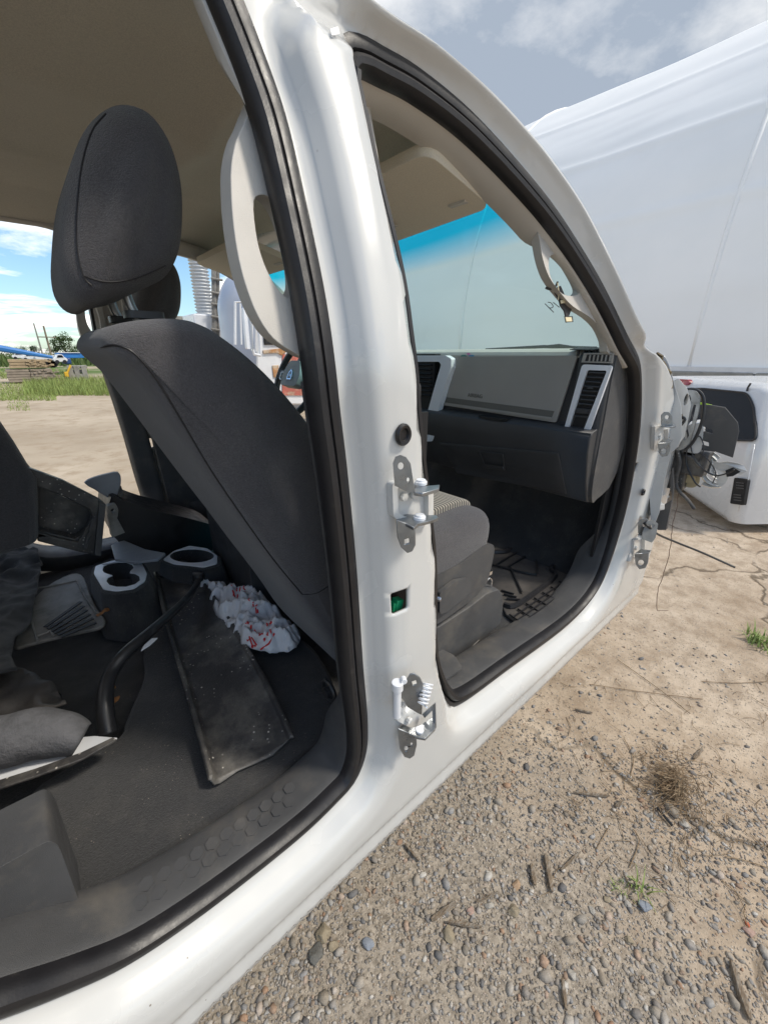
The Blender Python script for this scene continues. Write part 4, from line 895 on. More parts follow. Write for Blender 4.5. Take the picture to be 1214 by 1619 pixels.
# dusty duct cover with slots
o_ = [(22,1022),(34,985),(48,955),(70,930),(100,912),(122,906),(134,914),(142,936),(152,958),(164,974),(166,984),(156,992),(120,1000),(70,1012),(40,1020)]
b = B(); P_ = [PZ(x, y, -.80-.00015*(y-900)) for x, y in o_]; b.poly(smooth(P_, 2, True), V((0,0,-.012))); dc = b.obj('duct_cover', W['duct'], None, bevel=.004)
b = B()
for i in range(6):
    xa, ya, xb, yb = 72+i*5, 992+i*3.2, 128+i*5, 952+i*6.5; p, q = PZ(xa, ya, -.803), PZ(xb, yb, -.803); d = (q-p).normalized(); s_ = d.cross(V((0,0,1)))*.006; b.poly([p-s_, q-s_, q+s_, p+s_], V((0,0,.003)))
b.obj('duct_slot', W['black'], dc, smooth=False)
b = B()
for l in ([(60,930),(90,925),(122,918)], [(122,918),(136,945),(152,968)], [(60,1006),(80,998),(84,1004)], [(46,960),(52,990),(60,1014)]): b.tube([PZ(x, y, -.802) for x, y in l], .0035, 6)
b.obj('duct_rib', W['duct'], dc); tag(dc, 'dusty grey slotted plastic duct cover lying left of the cup holder', 'duct cover')
# crumpled black liner at the left edge
def drape(l, z, amp, mat, label, cat, name, th=.006, s=10):
    ol = [PZ(x, y, z) for x, y in l]; a = dens(np.array([(p.x, p.y) for p in ol]), .012); st = .012
    gx, gy = np.meshgrid(np.arange(a[:,0].min(), a[:,0].max(), st), np.arange(a[:,1].min(), a[:,1].max(), st)); g = np.c_[gx.ravel(), gy.ravel()]+rng.uniform(-.002,.002,(gx.size,2)); g = g[inside(g, a)]; g = g[dist(g, a) > .006]
    n = len(a); PQ = np.vstack([a, g]); ov, oe, of_, *_ = delaunay_2d_cdt([V((float(x), float(y))) for x, y in PQ], [(i, (i+1) % n) for i in range(n)], [], 0, 1e-5)
    on = np.array([(v.x, v.y) for v in ov]); t = np.array([f for f in of_ if len(f) == 3]); t = t[inside(on[t].mean(1), a)]
    me = bpy.data.meshes.new(name); me.from_pydata([(x, y, z+amp*(1-2*abs(noise.noise(V((x*s, y*s, 3))))*1.5)+amp*.4*noise.noise(V((x*s*3, y*s*3, 9)))) for x, y in on], [], t.tolist())
    o = fin(name, me, mat, None, smooth='all', solid=th); return tag(o, label, cat) if label else o
drape([(-60,880),(0,872),(30,862),(62,872),(66,905),(58,945),(44,985),(26,1010),(20,1040),(30,1065),(-60,1080)], -.76, .018, W['carpet'], 'crumpled black rubber liner at the left edge above the carpet', 'floor liner', 'floor_liner')
drape([(-60,1060),(0,1050),(40,1062),(70,1078),(88,1085),(108,1118),(60,1130),(0,1140),(-60,1150)], -.82, .02, W['mat'], 'dark folded cloth lying behind the grey felt roll', 'cloth', 'folded_cloth')
# felt roll and white plate
P_ = smooth([PZ(-90,1190,-.74), PZ(0,1172,-.745), PZ(60,1160,-.75), PZ(100,1160,-.76), PZ(130,1168,-.78)], 6)
b = B(); rings_r = [.052*(1-.35*(i/(len(P_)-1))**3) for i in range(len(P_))]; b.tube(P_, rings_r, 20)
for i, v in enumerate(b.v): b.v[i] = tuple(V(v)+V((nz3(v, 22), nz3(v, 22, 5), nz3(v, 22, 9)))*.008)
ro = b.obj('felt_roll', W['greyfelt'], None, smooth='all'); tag(ro, 'dusty grey felt roll at the lower left above the white plate', 'felt roll')
b = B(); l = [(-80,1222),(0,1200),(60,1182),(120,1166),(150,1163),(186,1166),(150,1186),(100,1202),(40,1222),(0,1234),(-80,1256)]; P_ = [PZ(x, y, -.80) for x, y in l]; b.poly(P_, V((0,0,-.005))); wp = b.obj('flat_plate', W['whiteplate'], None, bevel=.0015)
b = B(); l = [(-80,1258),(0,1236),(60,1217),(130,1192),(180,1168),(186,1172),(130,1204),(60,1230),(0,1250),(-80,1272)]; b.poly([PZ(x, y, -.797) for x, y in l], V((0,0,.006))); b.obj('plate_edge', W['scrap'], wp, bevel=.002)
tag(wp, 'white flat plate with black edge strip under the grey felt roll', 'plate')
# grey flap
b = B(); l = yp([(134,764),(150,755),(172,749),(188,747),(192,758),(190,772),(182,790),(166,784),(150,774)], 1.85); b.poly(smooth(l, 2, True), V((.0,.02,.0))); fl_ = b.obj('plastic_flap', W['greyflap'], None, bevel=.004); tag(fl_, 'bent light grey plastic cover standing up behind the storage tray', 'plastic cover')
b = B(); b.poly(yp([(168,800),(186,790),(192,768),(196,780),(190,800),(176,812)], 1.84), V((0,.02,0))); b.obj('flap_edge', W['scrap'], fl_, bevel=.002)
b = B(); l = [PZ(x, y, -.70) for x, y in [(176,862),(192,852),(230,868),(262,874),(250,884),(215,888),(182,884)]]; b.poly(l, V((0,0,-.01))); o = b.obj('metal_cover', W['greyflap'], None, bevel=.003); tag(o, 'small pale grey cover plate behind the figure-eight cup holder', 'cover plate')
# leaves
def leaf(px, py, z, s, rot, label):
    b = B(); n = 12; pl = []
    for i in range(n):
        a = 2*math.pi*i/n; r = s*(.55+.45*abs(math.cos(a)))*random.uniform(.8,1.15); pl.append(V((r*math.cos(a), .6*r*math.sin(a), s*.35*math.sin(a*1.5+rot))))
    b.add([V((0,0,s*.1))]+pl, [(0, i+1, (i+1) % n+1) for i in range(n)]); o = b.obj('dry_leaf', W['leaf'], None, solid=.001); o.location = PZ(px, py, z); o.rotation_euler = (.3, .2, rot); tag(o, label, 'leaf', 'dry leaves in the cab')
leaf(164, 968, -.79, .022, .4, 'dry brown leaf by the corner of the grey duct cover'); leaf(182, 1104, -.86, .02, 1.8, 'dry orange leaf inside the bend of the black hose'); leaf(341, 884, -.80, .028, .9, 'round brown leaf by the far end of the trim channel')
b = B(); b.tube(smooth([PZ(176,1112,-.86), PZ(176,1098,-.86), PZ(182,1086,-.86)], 4), .003, 6); o = b.obj('twig', M('orange_twig', (.5,.25,.06), .8), None); tag(o, 'short orange twig inside the bend of the black hose', 'twig')
# ================================================================ GROUND
def nodes(name):
    m = bpy.data.materials.new(name); m.use_nodes = True; return m, m.node_tree.nodes, m.node_tree.links, m.node_tree.nodes['Principled BSDF']
m, N, L, bs_ = nodes('yard_dirt'); bs_.inputs['Roughness'].default_value = .95; bs_.inputs['Specular IOR Level'].default_value = .15
tc = N.new('ShaderNodeTexCoord'); co = tc.outputs['Object']
def nse(s, d=6, r=.6, dist_=0):
    n = N.new('ShaderNodeTexNoise'); n.inputs['Scale'].default_value = s; n.inputs['Detail'].default_value = d; n.inputs['Roughness'].default_value = r; n.inputs['Distortion'].default_value = dist_; L.new(co, n.inputs['Vector']); return n.outputs['Fac']
def rmp(f, p0, c0, p1, c1):
    r = N.new('ShaderNodeValToRGB'); L.new(f, r.inputs[0]); e = r.color_ramp.elements; e[0].position = p0; e[1].position = p1
    e[0].color = (*c0, 1) if hasattr(c0, '__len__') else (c0,)*3+(1,); e[1].color = (*c1, 1) if hasattr(c1, '__len__') else (c1,)*3+(1,); return r.outputs[0]
def mxx(f, a, c, mode='MIX'):
    x = N.new('ShaderNodeMix'); x.data_type = 'RGBA'; x.blend_type = mode
    if hasattr(f, 'links'): L.new(f, x.inputs[0])
    else: x.inputs[0].default_value = f
    for i, q in ((6, a), (7, c)):
        if hasattr(q, 'links'): L.new(q, x.inputs[i])
        else: x.inputs[i].default_value = (*q, 1)
    return x.outputs[2]
def mth(op, a, c):
    x = N.new('ShaderNodeMath'); x.operation = op
    for i, q in enumerate((a, c)):
        if hasattr(q, 'links'): L.new(q, x.inputs[i])
        else: x.inputs[i].default_value = q
    return x.outputs[0]
tan = rmp(nse(1.6), .3, (.42,.33,.24), .7, (.60,.50,.39))
tan = mxx(rmp(nse(9, 8, .7), .42, 0, .62, 1), tan, mxx(.5, tan, (.22,.155,.10)))
sepx = N.new('ShaderNodeSeparateXYZ'); L.new(co, sepx.inputs[0])
edge = mth('ADD', sepx.outputs[0], mth('MULTIPLY', mth('SUBTRACT', nse(2.2, 5), .5), 1.6))
gmask = rmp(mth('MULTIPLY', edge, .25), .22, 1, .36, 0)   # gravelly near the camera (x < ~1.2)
yard_far = rmp(mth('MULTIPLY', sepx.outputs[1], .04), .09, 0, .16, 1)
grv = rmp(nse(60, 6, .7), .35, (.20,.17,.135), .65, (.47,.41,.335))
col = mxx(gmask, tan, grv)
vo = N.new('ShaderNodeTexVoronoi'); vo.inputs['Scale'].default_value = 150; L.new(co, vo.inputs['Vector'])
cid = N.new('ShaderNodeSeparateColor'); L.new(vo.outputs['Color'], cid.inputs[0])
peb = rmp(cid.outputs[0], .0, (.16,.13,.10), 1., (.55,.48,.40)); pm = mth('MULTIPLY', rmp(vo.outputs['Distance'], .25, 1, .45, 0), rmp(cid.outputs[1], .62, 0, .70, 1)); col = mxx(pm, col, peb)
vc = N.new('ShaderNodeTexVoronoi'); vc.feature = 'DISTANCE_TO_EDGE'; vc.inputs['Scale'].default_value = .55
wob = N.new('ShaderNodeVectorMath'); wob.operation = 'ADD'; nv = N.new('ShaderNodeTexNoise'); nv.inputs['Scale'].default_value = 2.5; nv.inputs['Detail'].default_value = 8; L.new(co, nv.inputs['Vector']); sc_ = N.new('ShaderNodeVectorMath'); sc_.operation = 'SCALE'; sc_.inputs['Scale'].default_value = .5; L.new(nv.outputs['Color'], sc_.inputs[0]); L.new(co, wob.inputs[0]); L.new(sc_.outputs[0], wob.inputs[1]); L.new(wob.outputs[0], vc.inputs['Vector'])
ck = mth('MULTIPLY', rmp(vc.outputs['Distance'], .002, 1, .009, 0), rmp(gmask, .0, 1, .8, 0)); ck = mth('MULTIPLY', ck, rmp(nse(1.1, 2), .38, 0, .48, 1)); col = mxx(mth('MULTIPLY', ck, .8), col, (.10,.075,.05))
pale = rmp(nse(.5, 6), .35, (.38,.31,.23), .65, (.52,.44,.34)); pale = mxx(rmp(nse(3, 8, .7), .5, 0, .75, 1), pale, (.32,.24,.16)); col = mxx(yard_far, col, pale)
grassy = mth('MULTIPLY', rmp(mth('MULTIPLY', sepx.outputs[1], .01), .38, 0, .46, 1), rmp(nse(.06, 5), .40, 0, .52, 1)); col = mxx(grassy, col, (.11,.17,.05))
L.new(col, bs_.inputs['Base Color'])
bp_ = N.new('ShaderNodeBump'); bp_.inputs['Strength'].default_value = .8; bp_.inputs['Distance'].default_value = .006; hh = mth('ADD', mth('ADD', nse(55, 8, .7), mth('MULTIPLY', pm, .5)), mth('MULTIPLY', ck, -1.5)); L.new(hh, bp_.inputs['Height']); L.new(bp_.outputs[0], bs_.inputs['Normal'])
ax_ = np.concatenate([-np.geomspace(400, 3, 14), np.arange(-2.6, 6.2, .035), np.geomspace(6.4, 400, 20)]); ay_ = np.concatenate([-np.geomspace(400, 2.6, 14), np.arange(-2.2, 3.0, .035), np.geomspace(3.1, 400, 22)])
def gh_(x, y):
    f = max(0, 1-max(abs(x-1.5), abs(y))/7)
    z = .018*noise.noise(V((x*1.3, y*1.3, 0)))*f+.006*noise.noise(V((x*7, y*7, 2)))*f+.003*noise.noise(V((x*22, y*22, 5)))*f
    return GZ+z
vs = [(x, y, gh_(x, y)) for x in ax_ for y in ay_]; ny = len(ay_); fs = [(i*ny+j, (i+1)*ny+j, (i+1)*ny+j+1, i*ny+j+1) for i in range(len(ax_)-1) for j in range(ny-1)]
me = bpy.data.meshes.new('ground'); me.from_pydata(vs, [], fs); g = fin('ground', me, m, None, smooth='all'); g['kind'] = 'structure'
# ---- gravel: one mass of small stones
def stone_tpl(seed, sub=1):
    bm = bmesh.new(); bmesh.ops.create_icosphere(bm, subdivisions=sub, radius=1); r = random.Random(seed); off = V((r.random()*50, r.random()*50, 0)); cuts = [(V((r.uniform(-1,1), r.uniform(-1,1), r.uniform(-1,1))).normalized(), r.uniform(.55,.85)) for _ in range(7)]
    for v in bm.verts:
        p = v.co.copy()
        for n_, d in cuts:
            k_ = p.dot(n_)-d
            if k_ > 0: p -= n_*k_
        v.co = p*(1+.28*noise.noise(p*1.3+off))
        v.co.z *= .68; v.co.x *= 1.15
    me = bpy.data.meshes.new('s'); bm.to_mesh(me); bm.free()
    return np.array([tuple(v.co) for v in me.vertices]), np.array([tuple(p.vertices) for p in me.polygons])
TPL = [stone_tpl(i, 1) for i in range(8)]
def gravel_mat(name):
    global N, L, co
    m, N, L, bs_ = nodes(name); bs_.inputs['Roughness'].default_value = .85; bs_.inputs['Specular IOR Level'].default_value = .25
    gi = N.new('ShaderNodeNewGeometry'); r = N.new('ShaderNodeValToRGB'); L.new(gi.outputs['Random Per Island'], r.inputs[0]); e = r.color_ramp.elements
    cs_ = [(0,(.30,.265,.22)),(.12,(.44,.39,.33)),(.3,(.22,.20,.185)),(.42,(.50,.46,.41)),(.55,(.33,.28,.22)),(.68,(.40,.39,.38)),(.78,(.16,.155,.155)),(.84,(.60,.57,.52)),(.92,(.42,.27,.18)),(.96,(.27,.24,.20)),(1,(.36,.33,.29))]
    e[0].position = 0; e[0].color = (*cs_[0][1], 1); e[1].position = 1; e[1].color = (*cs_[-1][1], 1)
    for p, c in cs_[1:-1]: q = e.new(p); q.color = (*c, 1)
    tc = N.new('ShaderNodeTexCoord'); co = tc.outputs['Object']; c2 = mxx(1., r.outputs[0], rmp(nse(130, 5, .7), .3, .62, .7, 1.), 'MULTIPLY'); L.new(c2, bs_.inputs['Base Color'])
    bp = N.new('ShaderNodeBump'); bp.inputs['Strength'].default_value = .5; bp.inputs['Distance'].default_value = .002; L.new(nse(320, 4), bp.inputs['Height']); L.new(bp.outputs[0], bs_.inputs['Normal']); return m
gm = gravel_mat('gravel_stone')
def scatter(n, fn, size):
    vv = []; ff = []; k_ = 0; c = 0
    while c < n:
        x, y = fn()
        w = 1/(1+math.exp((x-1.3-.55*noise.noise(V((x*1.6, y*1.6, 7)))+.35*max(0, y-.1))*5)); w = max(w*(.45+.55*(noise.noise(V((x*4, y*4, 3)))+.5)), .035)
        if random.random() > w: continue
        c += 1; s = size(); tv, tf = TPL[random.randrange(8)]; R_ = Matrix.Rotation(random.uniform(0, 6.28), 3, 'Z') @ Matrix.Rotation(random.uniform(-.5,.5), 3, 'X'); a = np.array(R_)
        q = (tv*s*np.array((1, random.uniform(.65,1), random.uniform(.6,1))))@a.T+np.array((x, y, gh_(x, y)+s*.10)); vv.append(q); ff.append(tf+k_); k_ += len(tv)
    vv = np.vstack(vv); ff = np.vstack(ff); me = bpy.data.meshes.new('gravel'); me.vertices.add(len(vv)); me.vertices.foreach_set('co', vv.ravel()); me.loops.add(ff.size); me.loops.foreach_set('vertex_index', ff.ravel()); me.polygons.add(len(ff)); me.polygons.foreach_set('loop_start', np.arange(0, ff.size, 3)); me.polygons.foreach_set('loop_total', np.full(len(ff), 3)); me.update(calc_edges=True); me.validate()
    return me
near = lambda: (random.uniform(-.4, 2.6), random.uniform(-1.3, .75))
me = scatter(52000, near, lambda: min(.019, .0031*math.exp(random.gauss(0, .55))*1.15)); g2 = fin('gravel', me, gm, None, smooth=False); g2['kind'] = 'stuff'; g2['label'] = 'grey and tan gravel beside the truck'
me = scatter(1500, lambda: (random.uniform(1.2, 6.5), random.uniform(-2, 2.2)), lambda: .004*math.exp(random.gauss(0, .5))); g3 = fin('pebbles', me, gm, None, smooth=False); g3['kind'] = 'stuff'
# ---- bigger stones, one object each
def gp(px, py): p = PZ(px, py, GZ); p.z = gh_(p.x, p.y); return p
stones = [(513,1478,.022,'tan angular stone close to the rocker at the bottom','t'),(500,1510,.020,'dark flat stone just below the tan angular stone','d'),(527,1497,.013,'smooth brown stone right of the dark flat stone','t'),(582,1495,.014,'pale blue-grey stone near the bottom centre','b'),(708,1480,.017,'tan block-like stone beside the wood chip','t'),(743,1440,.011,'small pink stone above the block-like stone','p'),(773,1432,.012,'grey-white stone between two wood chips','w'),(812,1440,.018,'larger tan stone under the split wood chip','t'),(816,1397,.013,'orange-tan flat stone above the larger tan stone','o'),(1020,1432,.018,'blue-grey stone below the green weed sprout','b'),(1082,1303,.016,'pale round stone below the dry grass clump','w'),(992,1427,.010,'beige rounded stone left of the blue-grey stone','w'),(1185,1470,.014,'pink and tan stone at the right edge','p'),(1027,1288,.012,'grey stone beside the black stick','w'),(885,1330,.010,'pale stone right of the upper wood chip','w'),(1183,1458,.006,'tiny bright orange stone at the right edge','r'),(935,1438,.010,'grey stone with rough top below the weeds','w'),(995,1486,.011,'long tan stone low in the gravel','t'),(960,1420,.011,'square grey-brown stone in the gravel left of the weeds','t'),(903,1540,.012,'grey stone near the bottom edge right of centre','w')]
scol = {'t':(.36,.30,.21),'d':(.17,.165,.15),'b':(.30,.33,.38),'p':(.48,.33,.27),'w':(.46,.43,.38),'o':(.47,.32,.20),'r':(.6,.16,.08)}
smats = {k_: M('stone_'+k_, c, .85, var=.35, vs=60, bump=.6, bs=260, col2=tuple(x*.6 for x in c), lo=.5, hi=.7, ds=70) for k_, c in scol.items()}
for i, (px, py, s, lab, k_) in enumerate(stones):
    tv, tf = stone_tpl(100+i, 3); me = bpy.data.meshes.new('stone'); me.from_pydata((tv*s).tolist(), [], tf.tolist()); o = fin('stone', me, smats[k_], None, ang=25); o.location = gp(px, py)+V((0,0,s*.2)); o.rotation_euler = (random.uniform(-.2,.2), random.uniform(-.2,.2), random.uniform(0,6)); tag(o, lab, 'stone', 'larger stones in the gravel')
# ---- wood chips
wm = M('weathered_wood', (.26,.19,.125), .85, var=.5, vs=40, bump=.9, bs=160, stretch=(1,6,6), col2=(.38,.33,.27), lo=.45, hi=.6, ds=30)
chips = [((640,1338),(662,1364),.006,'thin grey wood chip against the rocker shadow'),((681,1458),(720,1428),.009,'broad split wood chip left of the tan stones'),((706,1460),(760,1468),.006,'flat wood chip pointing right of the block-like stone'),((862,1350),(872,1410),.009,'dark upright splintered wood chip in the middle of the gravel'),((840,1366),(845,1400),.009,'grey wood chip left of the dark splintered one'),((886,1376),(917,1346),.005,'slim wood chip right of the dark splintered one'),((906,1252),(962,1260),.006,'pale wood chip at the edge of the dirt'),((752,1428),(786,1412),.004,'thin twig-like chip above the grey-white stone'),((908,1124),(935,1130),.006,'small brown wood chip on the tan dirt'),((1155,1520),(1185,1612),.010,'long grey wooden slat at the bottom right edge'),((888,1550),(893,1600),.006,'thin upright wood chip at the bottom edge'),((972,1276),(984,1268),.007,'short orange-brown wood chip near the dry grass'),((1095,1202),(1108,1186),.008,'pale wood block at the end of the ground crack')]
for (a, c, w, lab) in chips:
    p, q = gp(*a)+V((0,0,.008)), gp(*c)+V((0,0,.008)); m_ = (p+q)/2; ln = (q-p).length; d = (q-p).normalized(); b = B(); s_ = V((-d.y, d.x, 0)); rings = []
    for t in np.linspace(-.5, .5, 9):
        ww = w*(1-.5*abs(t*2)**4)*random.uniform(.8,1.15); hgt = .006*random.uniform(.7,1.2)
        rings.append([d*t*ln-s_*ww, d*t*ln-s_*ww*.6+V((0,0,hgt)), d*t*ln+s_*ww*.5+V((0,0,hgt*.8)), d*t*ln+s_*ww, d*t*ln-V((0,0,.004))])
    b.loft(rings); o = b.obj('wood_chip', wm, None, ang=20); o.location = m_; tag(o, lab, 'wood chip', 'wood chips on the gravel')
b = B(); p, q = gp(1038,1278)+V((0,0,.01)), gp(1062,1306)+V((0,0,.01)); m_ = (p+q)/2; b.tube([p-m_, q-m_], .0045, 8); o = b.obj('black_stick', W['hose'], None); o.location = m_; tag(o, 'short black stick under the dry grass clump', 'stick')
# ---- dry straw, grass, weeds
def blades(name, n, posf, hf, wf, mat, lean=.6, curve=.5):
    vv = []; ff = []; k_ = 0
    for _ in range(n):
        x, y, z = posf(); h = hf(); w = wf(); a = random.uniform(0, 6.28); dx, dy = math.cos(a), math.sin(a); le = h*random.uniform(.1, lean)
        for t in (0,.4,.75,1):
            c = V((x+dx*le*t**1.6, y+dy*le*t**1.6, z+h*t*(1-curve*t*.5))); ww = w*(1-t*.95); vv += [tuple(c+V((-dy*ww, dx*ww, 0))), tuple(c-V((-dy*ww, dx*ww, 0)))]
        for i in range(3): ff.append((k_+2*i, k_+2*i+1, k_+2*i+3, k_+2*i+2))
        k_ += 8
    me = bpy.data.meshes.new(name); me.from_pydata(vv, [], ff); return fin(name, me, mat, None, smooth=False)
straw = M('dry_straw', (.24,.16,.09), .9, var=.5, vs=50, col2=(.40,.30,.19), lo=.45, hi=.6, ds=60); grs = M('green_grass', (.30,.40,.11), .75, var=.4, vs=3, col2=(.26,.30,.08), lo=.45, hi=.65, ds=4)
c = gp(1068, 1245)
b = B()
for _ in range(420):
    a = random.uniform(0, 6.28); r = abs(random.gauss(0, .085)); p = c+V((r*math.cos(a)*1.3, r*math.sin(a)*.8, 0)); p.z = gh_(p.x, p.y)+random.uniform(.0,.05)*math.exp(-r*9); a2 = random.gauss(2.6,.8); l_ = random.uniform(.02,.085); d = V((math.cos(a2), math.sin(a2), random.uniform(-.35,.35)))
    b.tube([p, p+d*l_*.5+V((0,0,random.uniform(-.006,.008))), p+d*l_], random.uniform(.0006,.0016), 4)
c0_ = c; b.v = [tuple(V(v)-c0_) for v in b.v]; o = b.obj('dry_grass_clump', straw, None, smooth=False); o.location = c0_; tag(o, 'tangled clump of dry brown grass roots on the dirt', 'dry grass')
b = B()
for _ in range(170):
    px, py = random.uniform(860,1214), random.uniform(1060,1430); p = gp(px, py)+V((0,0,.004)); a2 = random.uniform(0, 6.28); l_ = random.uniform(.02,.12); d = V((math.cos(a2), math.sin(a2), 0)); s_ = V((-d.y, d.x, 0))*random.uniform(-.02,.02)
    b.tube([p, p+d*l_*.5+s_+V((0,0,.004)), p+d*l_], random.uniform(.0005,.0013), 4)
for l in ([(930,1085),(1010,1096),(1110,1106)], [(975,1045),(1040,1090),(1090,1130)], [(1108,1078),(1160,1082),(1210,1080)], [(985,1170),(1000,1200),(995,1230)], [(1000,1310),(1010,1330),(995,1370)], [(1145,1355),(1180,1362),(1214,1372)]): b.tube(smooth([gp(*q)+V((0,0,.006)) for q in l], 5), .0016, 5)
o = b.obj('straw_litter', straw, None, smooth=False); o['kind'] = 'stuff'; o['label'] = 'scattered straw and thin twigs on the dirt'
def weed(px, py, n, h, lab, spread=.03):
    c = gp(px, py); o = blades('green_weed', n, lambda: (random.gauss(0, spread), random.gauss(0, spread), 0), lambda: h*random.uniform(.5,1.1), lambda: h*random.uniform(.03,.06), grs, 1.1, .8); o.location = c; tag(o, lab, 'weed')
weed(1202, 1018, 90, .10, 'green leafy weed at the right edge beyond the truck', .045); weed(1008, 1402, 16, .07, 'small green sprout above the blue-grey stone', .012); weed(985, 1398, 30, .035, 'low tuft of fine green grass left of the sprout', .02)
# ================================================================ FABRIC BUILDING
m, N, L, bs_ = nodes('white_tarpaulin'); bs_.inputs['Roughness'].default_value = .45; bs_.inputs['Specular IOR Level'].default_value = .35
tc = N.new('ShaderNodeTexCoord'); co = tc.outputs['Object']
tcol = mxx(rmp(nse(.35, 5), .35, 0, .7, 1), (.87,.87,.865), (.81,.82,.82)); tcol = mxx(rmp(nse(.5, 6, .6), .60, 0, .82, .22), tcol, (.55,.55,.54)); L.new(tcol, bs_.inputs['Base Color'])
mp = N.new('ShaderNodeMapping'); mp.inputs['Scale'].default_value = (.35,.12,.5); L.new(co, mp.inputs[0]); co = mp.outputs[0]
bp = N.new('ShaderNodeBump'); bp.inputs['Strength'].default_value = .5; bp.inputs['Distance'].default_value = .22; L.new(nse(.9, 2, .45, .6), bp.inputs['Height']); L.new(bp.outputs[0], bs_.inputs['Normal']); tarp = m
hall = empty('fabric_building', (18, 5, GZ), 'huge white tarpaulin covered arched building behind the trucks', 'building')
XC, HW, HH, ZB = 18., 7., 8.1, -.28
def arch(t): # t 0 (near eave) .. 1 (far eave)
    a = math.pi*t; return XC-HW*math.cos(a), ZB+HH*math.sin(a)**.82
ribs_y = np.array([-34,-24,-14,-6,2.7,9,15.5,20,25.])
rows = []
for y in np.linspace(-34, 25, 190):
    d = np.abs(ribs_y-y).min(); sag = .08*(1-math.exp(-(d/1.8)**1.2)); r = []
    for t in np.linspace(0, .8, 240):
        x, z = arch(t); k_ = 1-sag*(.11 if True else 0)
        dz = .05*noise.noise(V((x*.5, y*.22, z*.5)))+.03*noise.noise(V((x*1.5, y*.5, z*1.7)))
        seam_ = 0
        for st in (.10,.17,.25): seam_ += .035*math.exp(-((t-st-.004*math.sin(y*.3))/.004)**2)
        r.append(V((XC+(x-XC)*(k_+dz*.1+seam_*.12), y, ZB+(z-ZB)*(k_+dz*.06+seam_*.1))))
    rows.append(r)
b = B(); b.loft(rows, False, False); b.obj('tarpaulin_cover', tarp, hall, smooth='all')
for y in ribs_y: b = B(); b.tube([V((XC+(arch(t)[0]-XC)*1.0, y, ZB+(arch(t)[1]-ZB)*1.0)) for t in np.linspace(0, 1, 40)], .045, 8); b.obj('arch_rib', tarp, hall, smooth='all')
b = B(); b.box((XC-HW-.03, -4.5, ZB-.03), (.12, 59, .12)); b.obj('base_rail', W['whiteplate'], hall)
for y in (-34, 25):
    b = B(); b.poly([V((arch(t)[0], y, arch(t)[1])) for t in np.linspace(0, 1, 40)], V((0,.05*(1 if y < 0 else -1),0))); b.obj('end_wall', tarp, hall)
wb = empty('block_wall', (11, 6, GZ), 'low grey concrete block wall under the edge of the white tarpaulin', 'wall')
conc = M('concrete_block', (.33,.32,.29), .9, bump=.8, bs=14, var=.35, vs=3, col2=(.18,.175,.16), lo=.5, hi=.7, ds=4, detail=8)
b = B()
for k_ in range(2):
    for i in range(44):
        b.box((11.25+random.uniform(-.02,.02), -33+i*1.82+(.9 if k_ else 0), GZ+.30+k_*.605), (.8, 1.79, .60))
b.obj('wall_blocks', conc, wb, bevel=.03)
# ================================================================ SECOND CAB (right)
c2 = empty('pickup_cab', (5.0, 1.0, GZ), 'white pickup cab shell on the ground at the right, dark rear window facing us', 'vehicle cab')
A_ = V((5.30,1.34,0)); Bq = V((4.62,.50,0)); dr = (A_-Bq).normalized(); fw_ = V((dr.y, -dr.x, 0)); 
if fw_.x < 0: fw_ = -fw_
# local frame: u from right corner towards the centre, w forward (away), z up
def Q(u, w, z): return Bq+dr*u+fw_*w+V((0,0,GZ+z))
wn = V((-fw_.x, -fw_.y, 0)); wp0 = Q(0, 0, 0)
def rp(l, off=0): return [PP(x, y, wp0+wn*off, wn) for x, y in l]
wmat = M('cab_white_paint', (.66,.66,.66), .25, coat=.6, var=.1, vs=3, col2=(.42,.39,.34), lo=.62, hi=.8, ds=3, detail=8)
def zr(y_): return PP(1190, y_, wp0, wn).z-GZ
zt, zb_, zw1, zw0 = zr(606), zr(846), zr(622), zr(696)
# shell: horizontal sections (rounded plan) lofted in z, with the rear face leaning in at the top
b = B(); Wd = 1.78; rings = []
for z, ins, sw in ((zb_+.0,.05,0),(zb_+.06,.015,0),(zb_+.4,0,0),(zw0,.0,.0),(zw0+.03,.012,.012),(zw1,.055,.10),(zt-.05,.075,.14),(zt-.015,.11,.18),(zt,.20,.30)):
    r = .10; ol = []
    for (cu_, cw, a0) in ((0+r+sw, r+ins, math.pi),(Wd-r-sw, r+ins, math.pi*1.5),(Wd-r-sw, 1.7-r, 0),(r+sw, 1.7-r, math.pi*.5)):
        for a in np.linspace(a0, a0+math.pi/2, 7): ol.append(Q(cu_+r*math.cos(a), cw+r*math.sin(a), z))
    rings.append(ol)
for i_, v_ in enumerate(b.v):
    pass
for k_, ol in enumerate(rings[:3]):
    for p_ in ol:
        u_ = (p_-Bq).dot(dr); base_ = zb_+GZ+.27*float(ss(np.array(u_), .22, .42)); p_.z = max(p_.z, base_+.01*k_)
b.loft(rings, True, True); sh_ = b.obj('cab_body', wmat, c2, ang=50)
gls = M('dark_window_glass', (.006,.012,.022), .12, spec=.22)
def rearpt(px, py, off):
    """point on the rear face of that cab shell (a vertical plane leaning in above the belt)"""
    o_ = off
    for _ in range(6):
        p = PP(px, py, wp0-wn*o_, wn); z = p.z-GZ; o_ = float(np.interp(z, [zb_+.06, zb_+.4, zw0, zw0+.03, zw1, zt-.05], [.015,0,0,.012,.055,.075]))+off
    return PP(px, py, wp0-wn*o_, wn)
def rpp(l, off=-.012): return [rearpt(x, y, off) for x, y in l]
win = rpoly(rpp([(1040,616),(1110,614),(1180,621),(1190,640),(1194,680),(1193,697),(1040,692)]), .05, 5)
b = B(); b.poly(win, fw_*.02); b.obj('rear_window', gls, c2, bevel=.004)
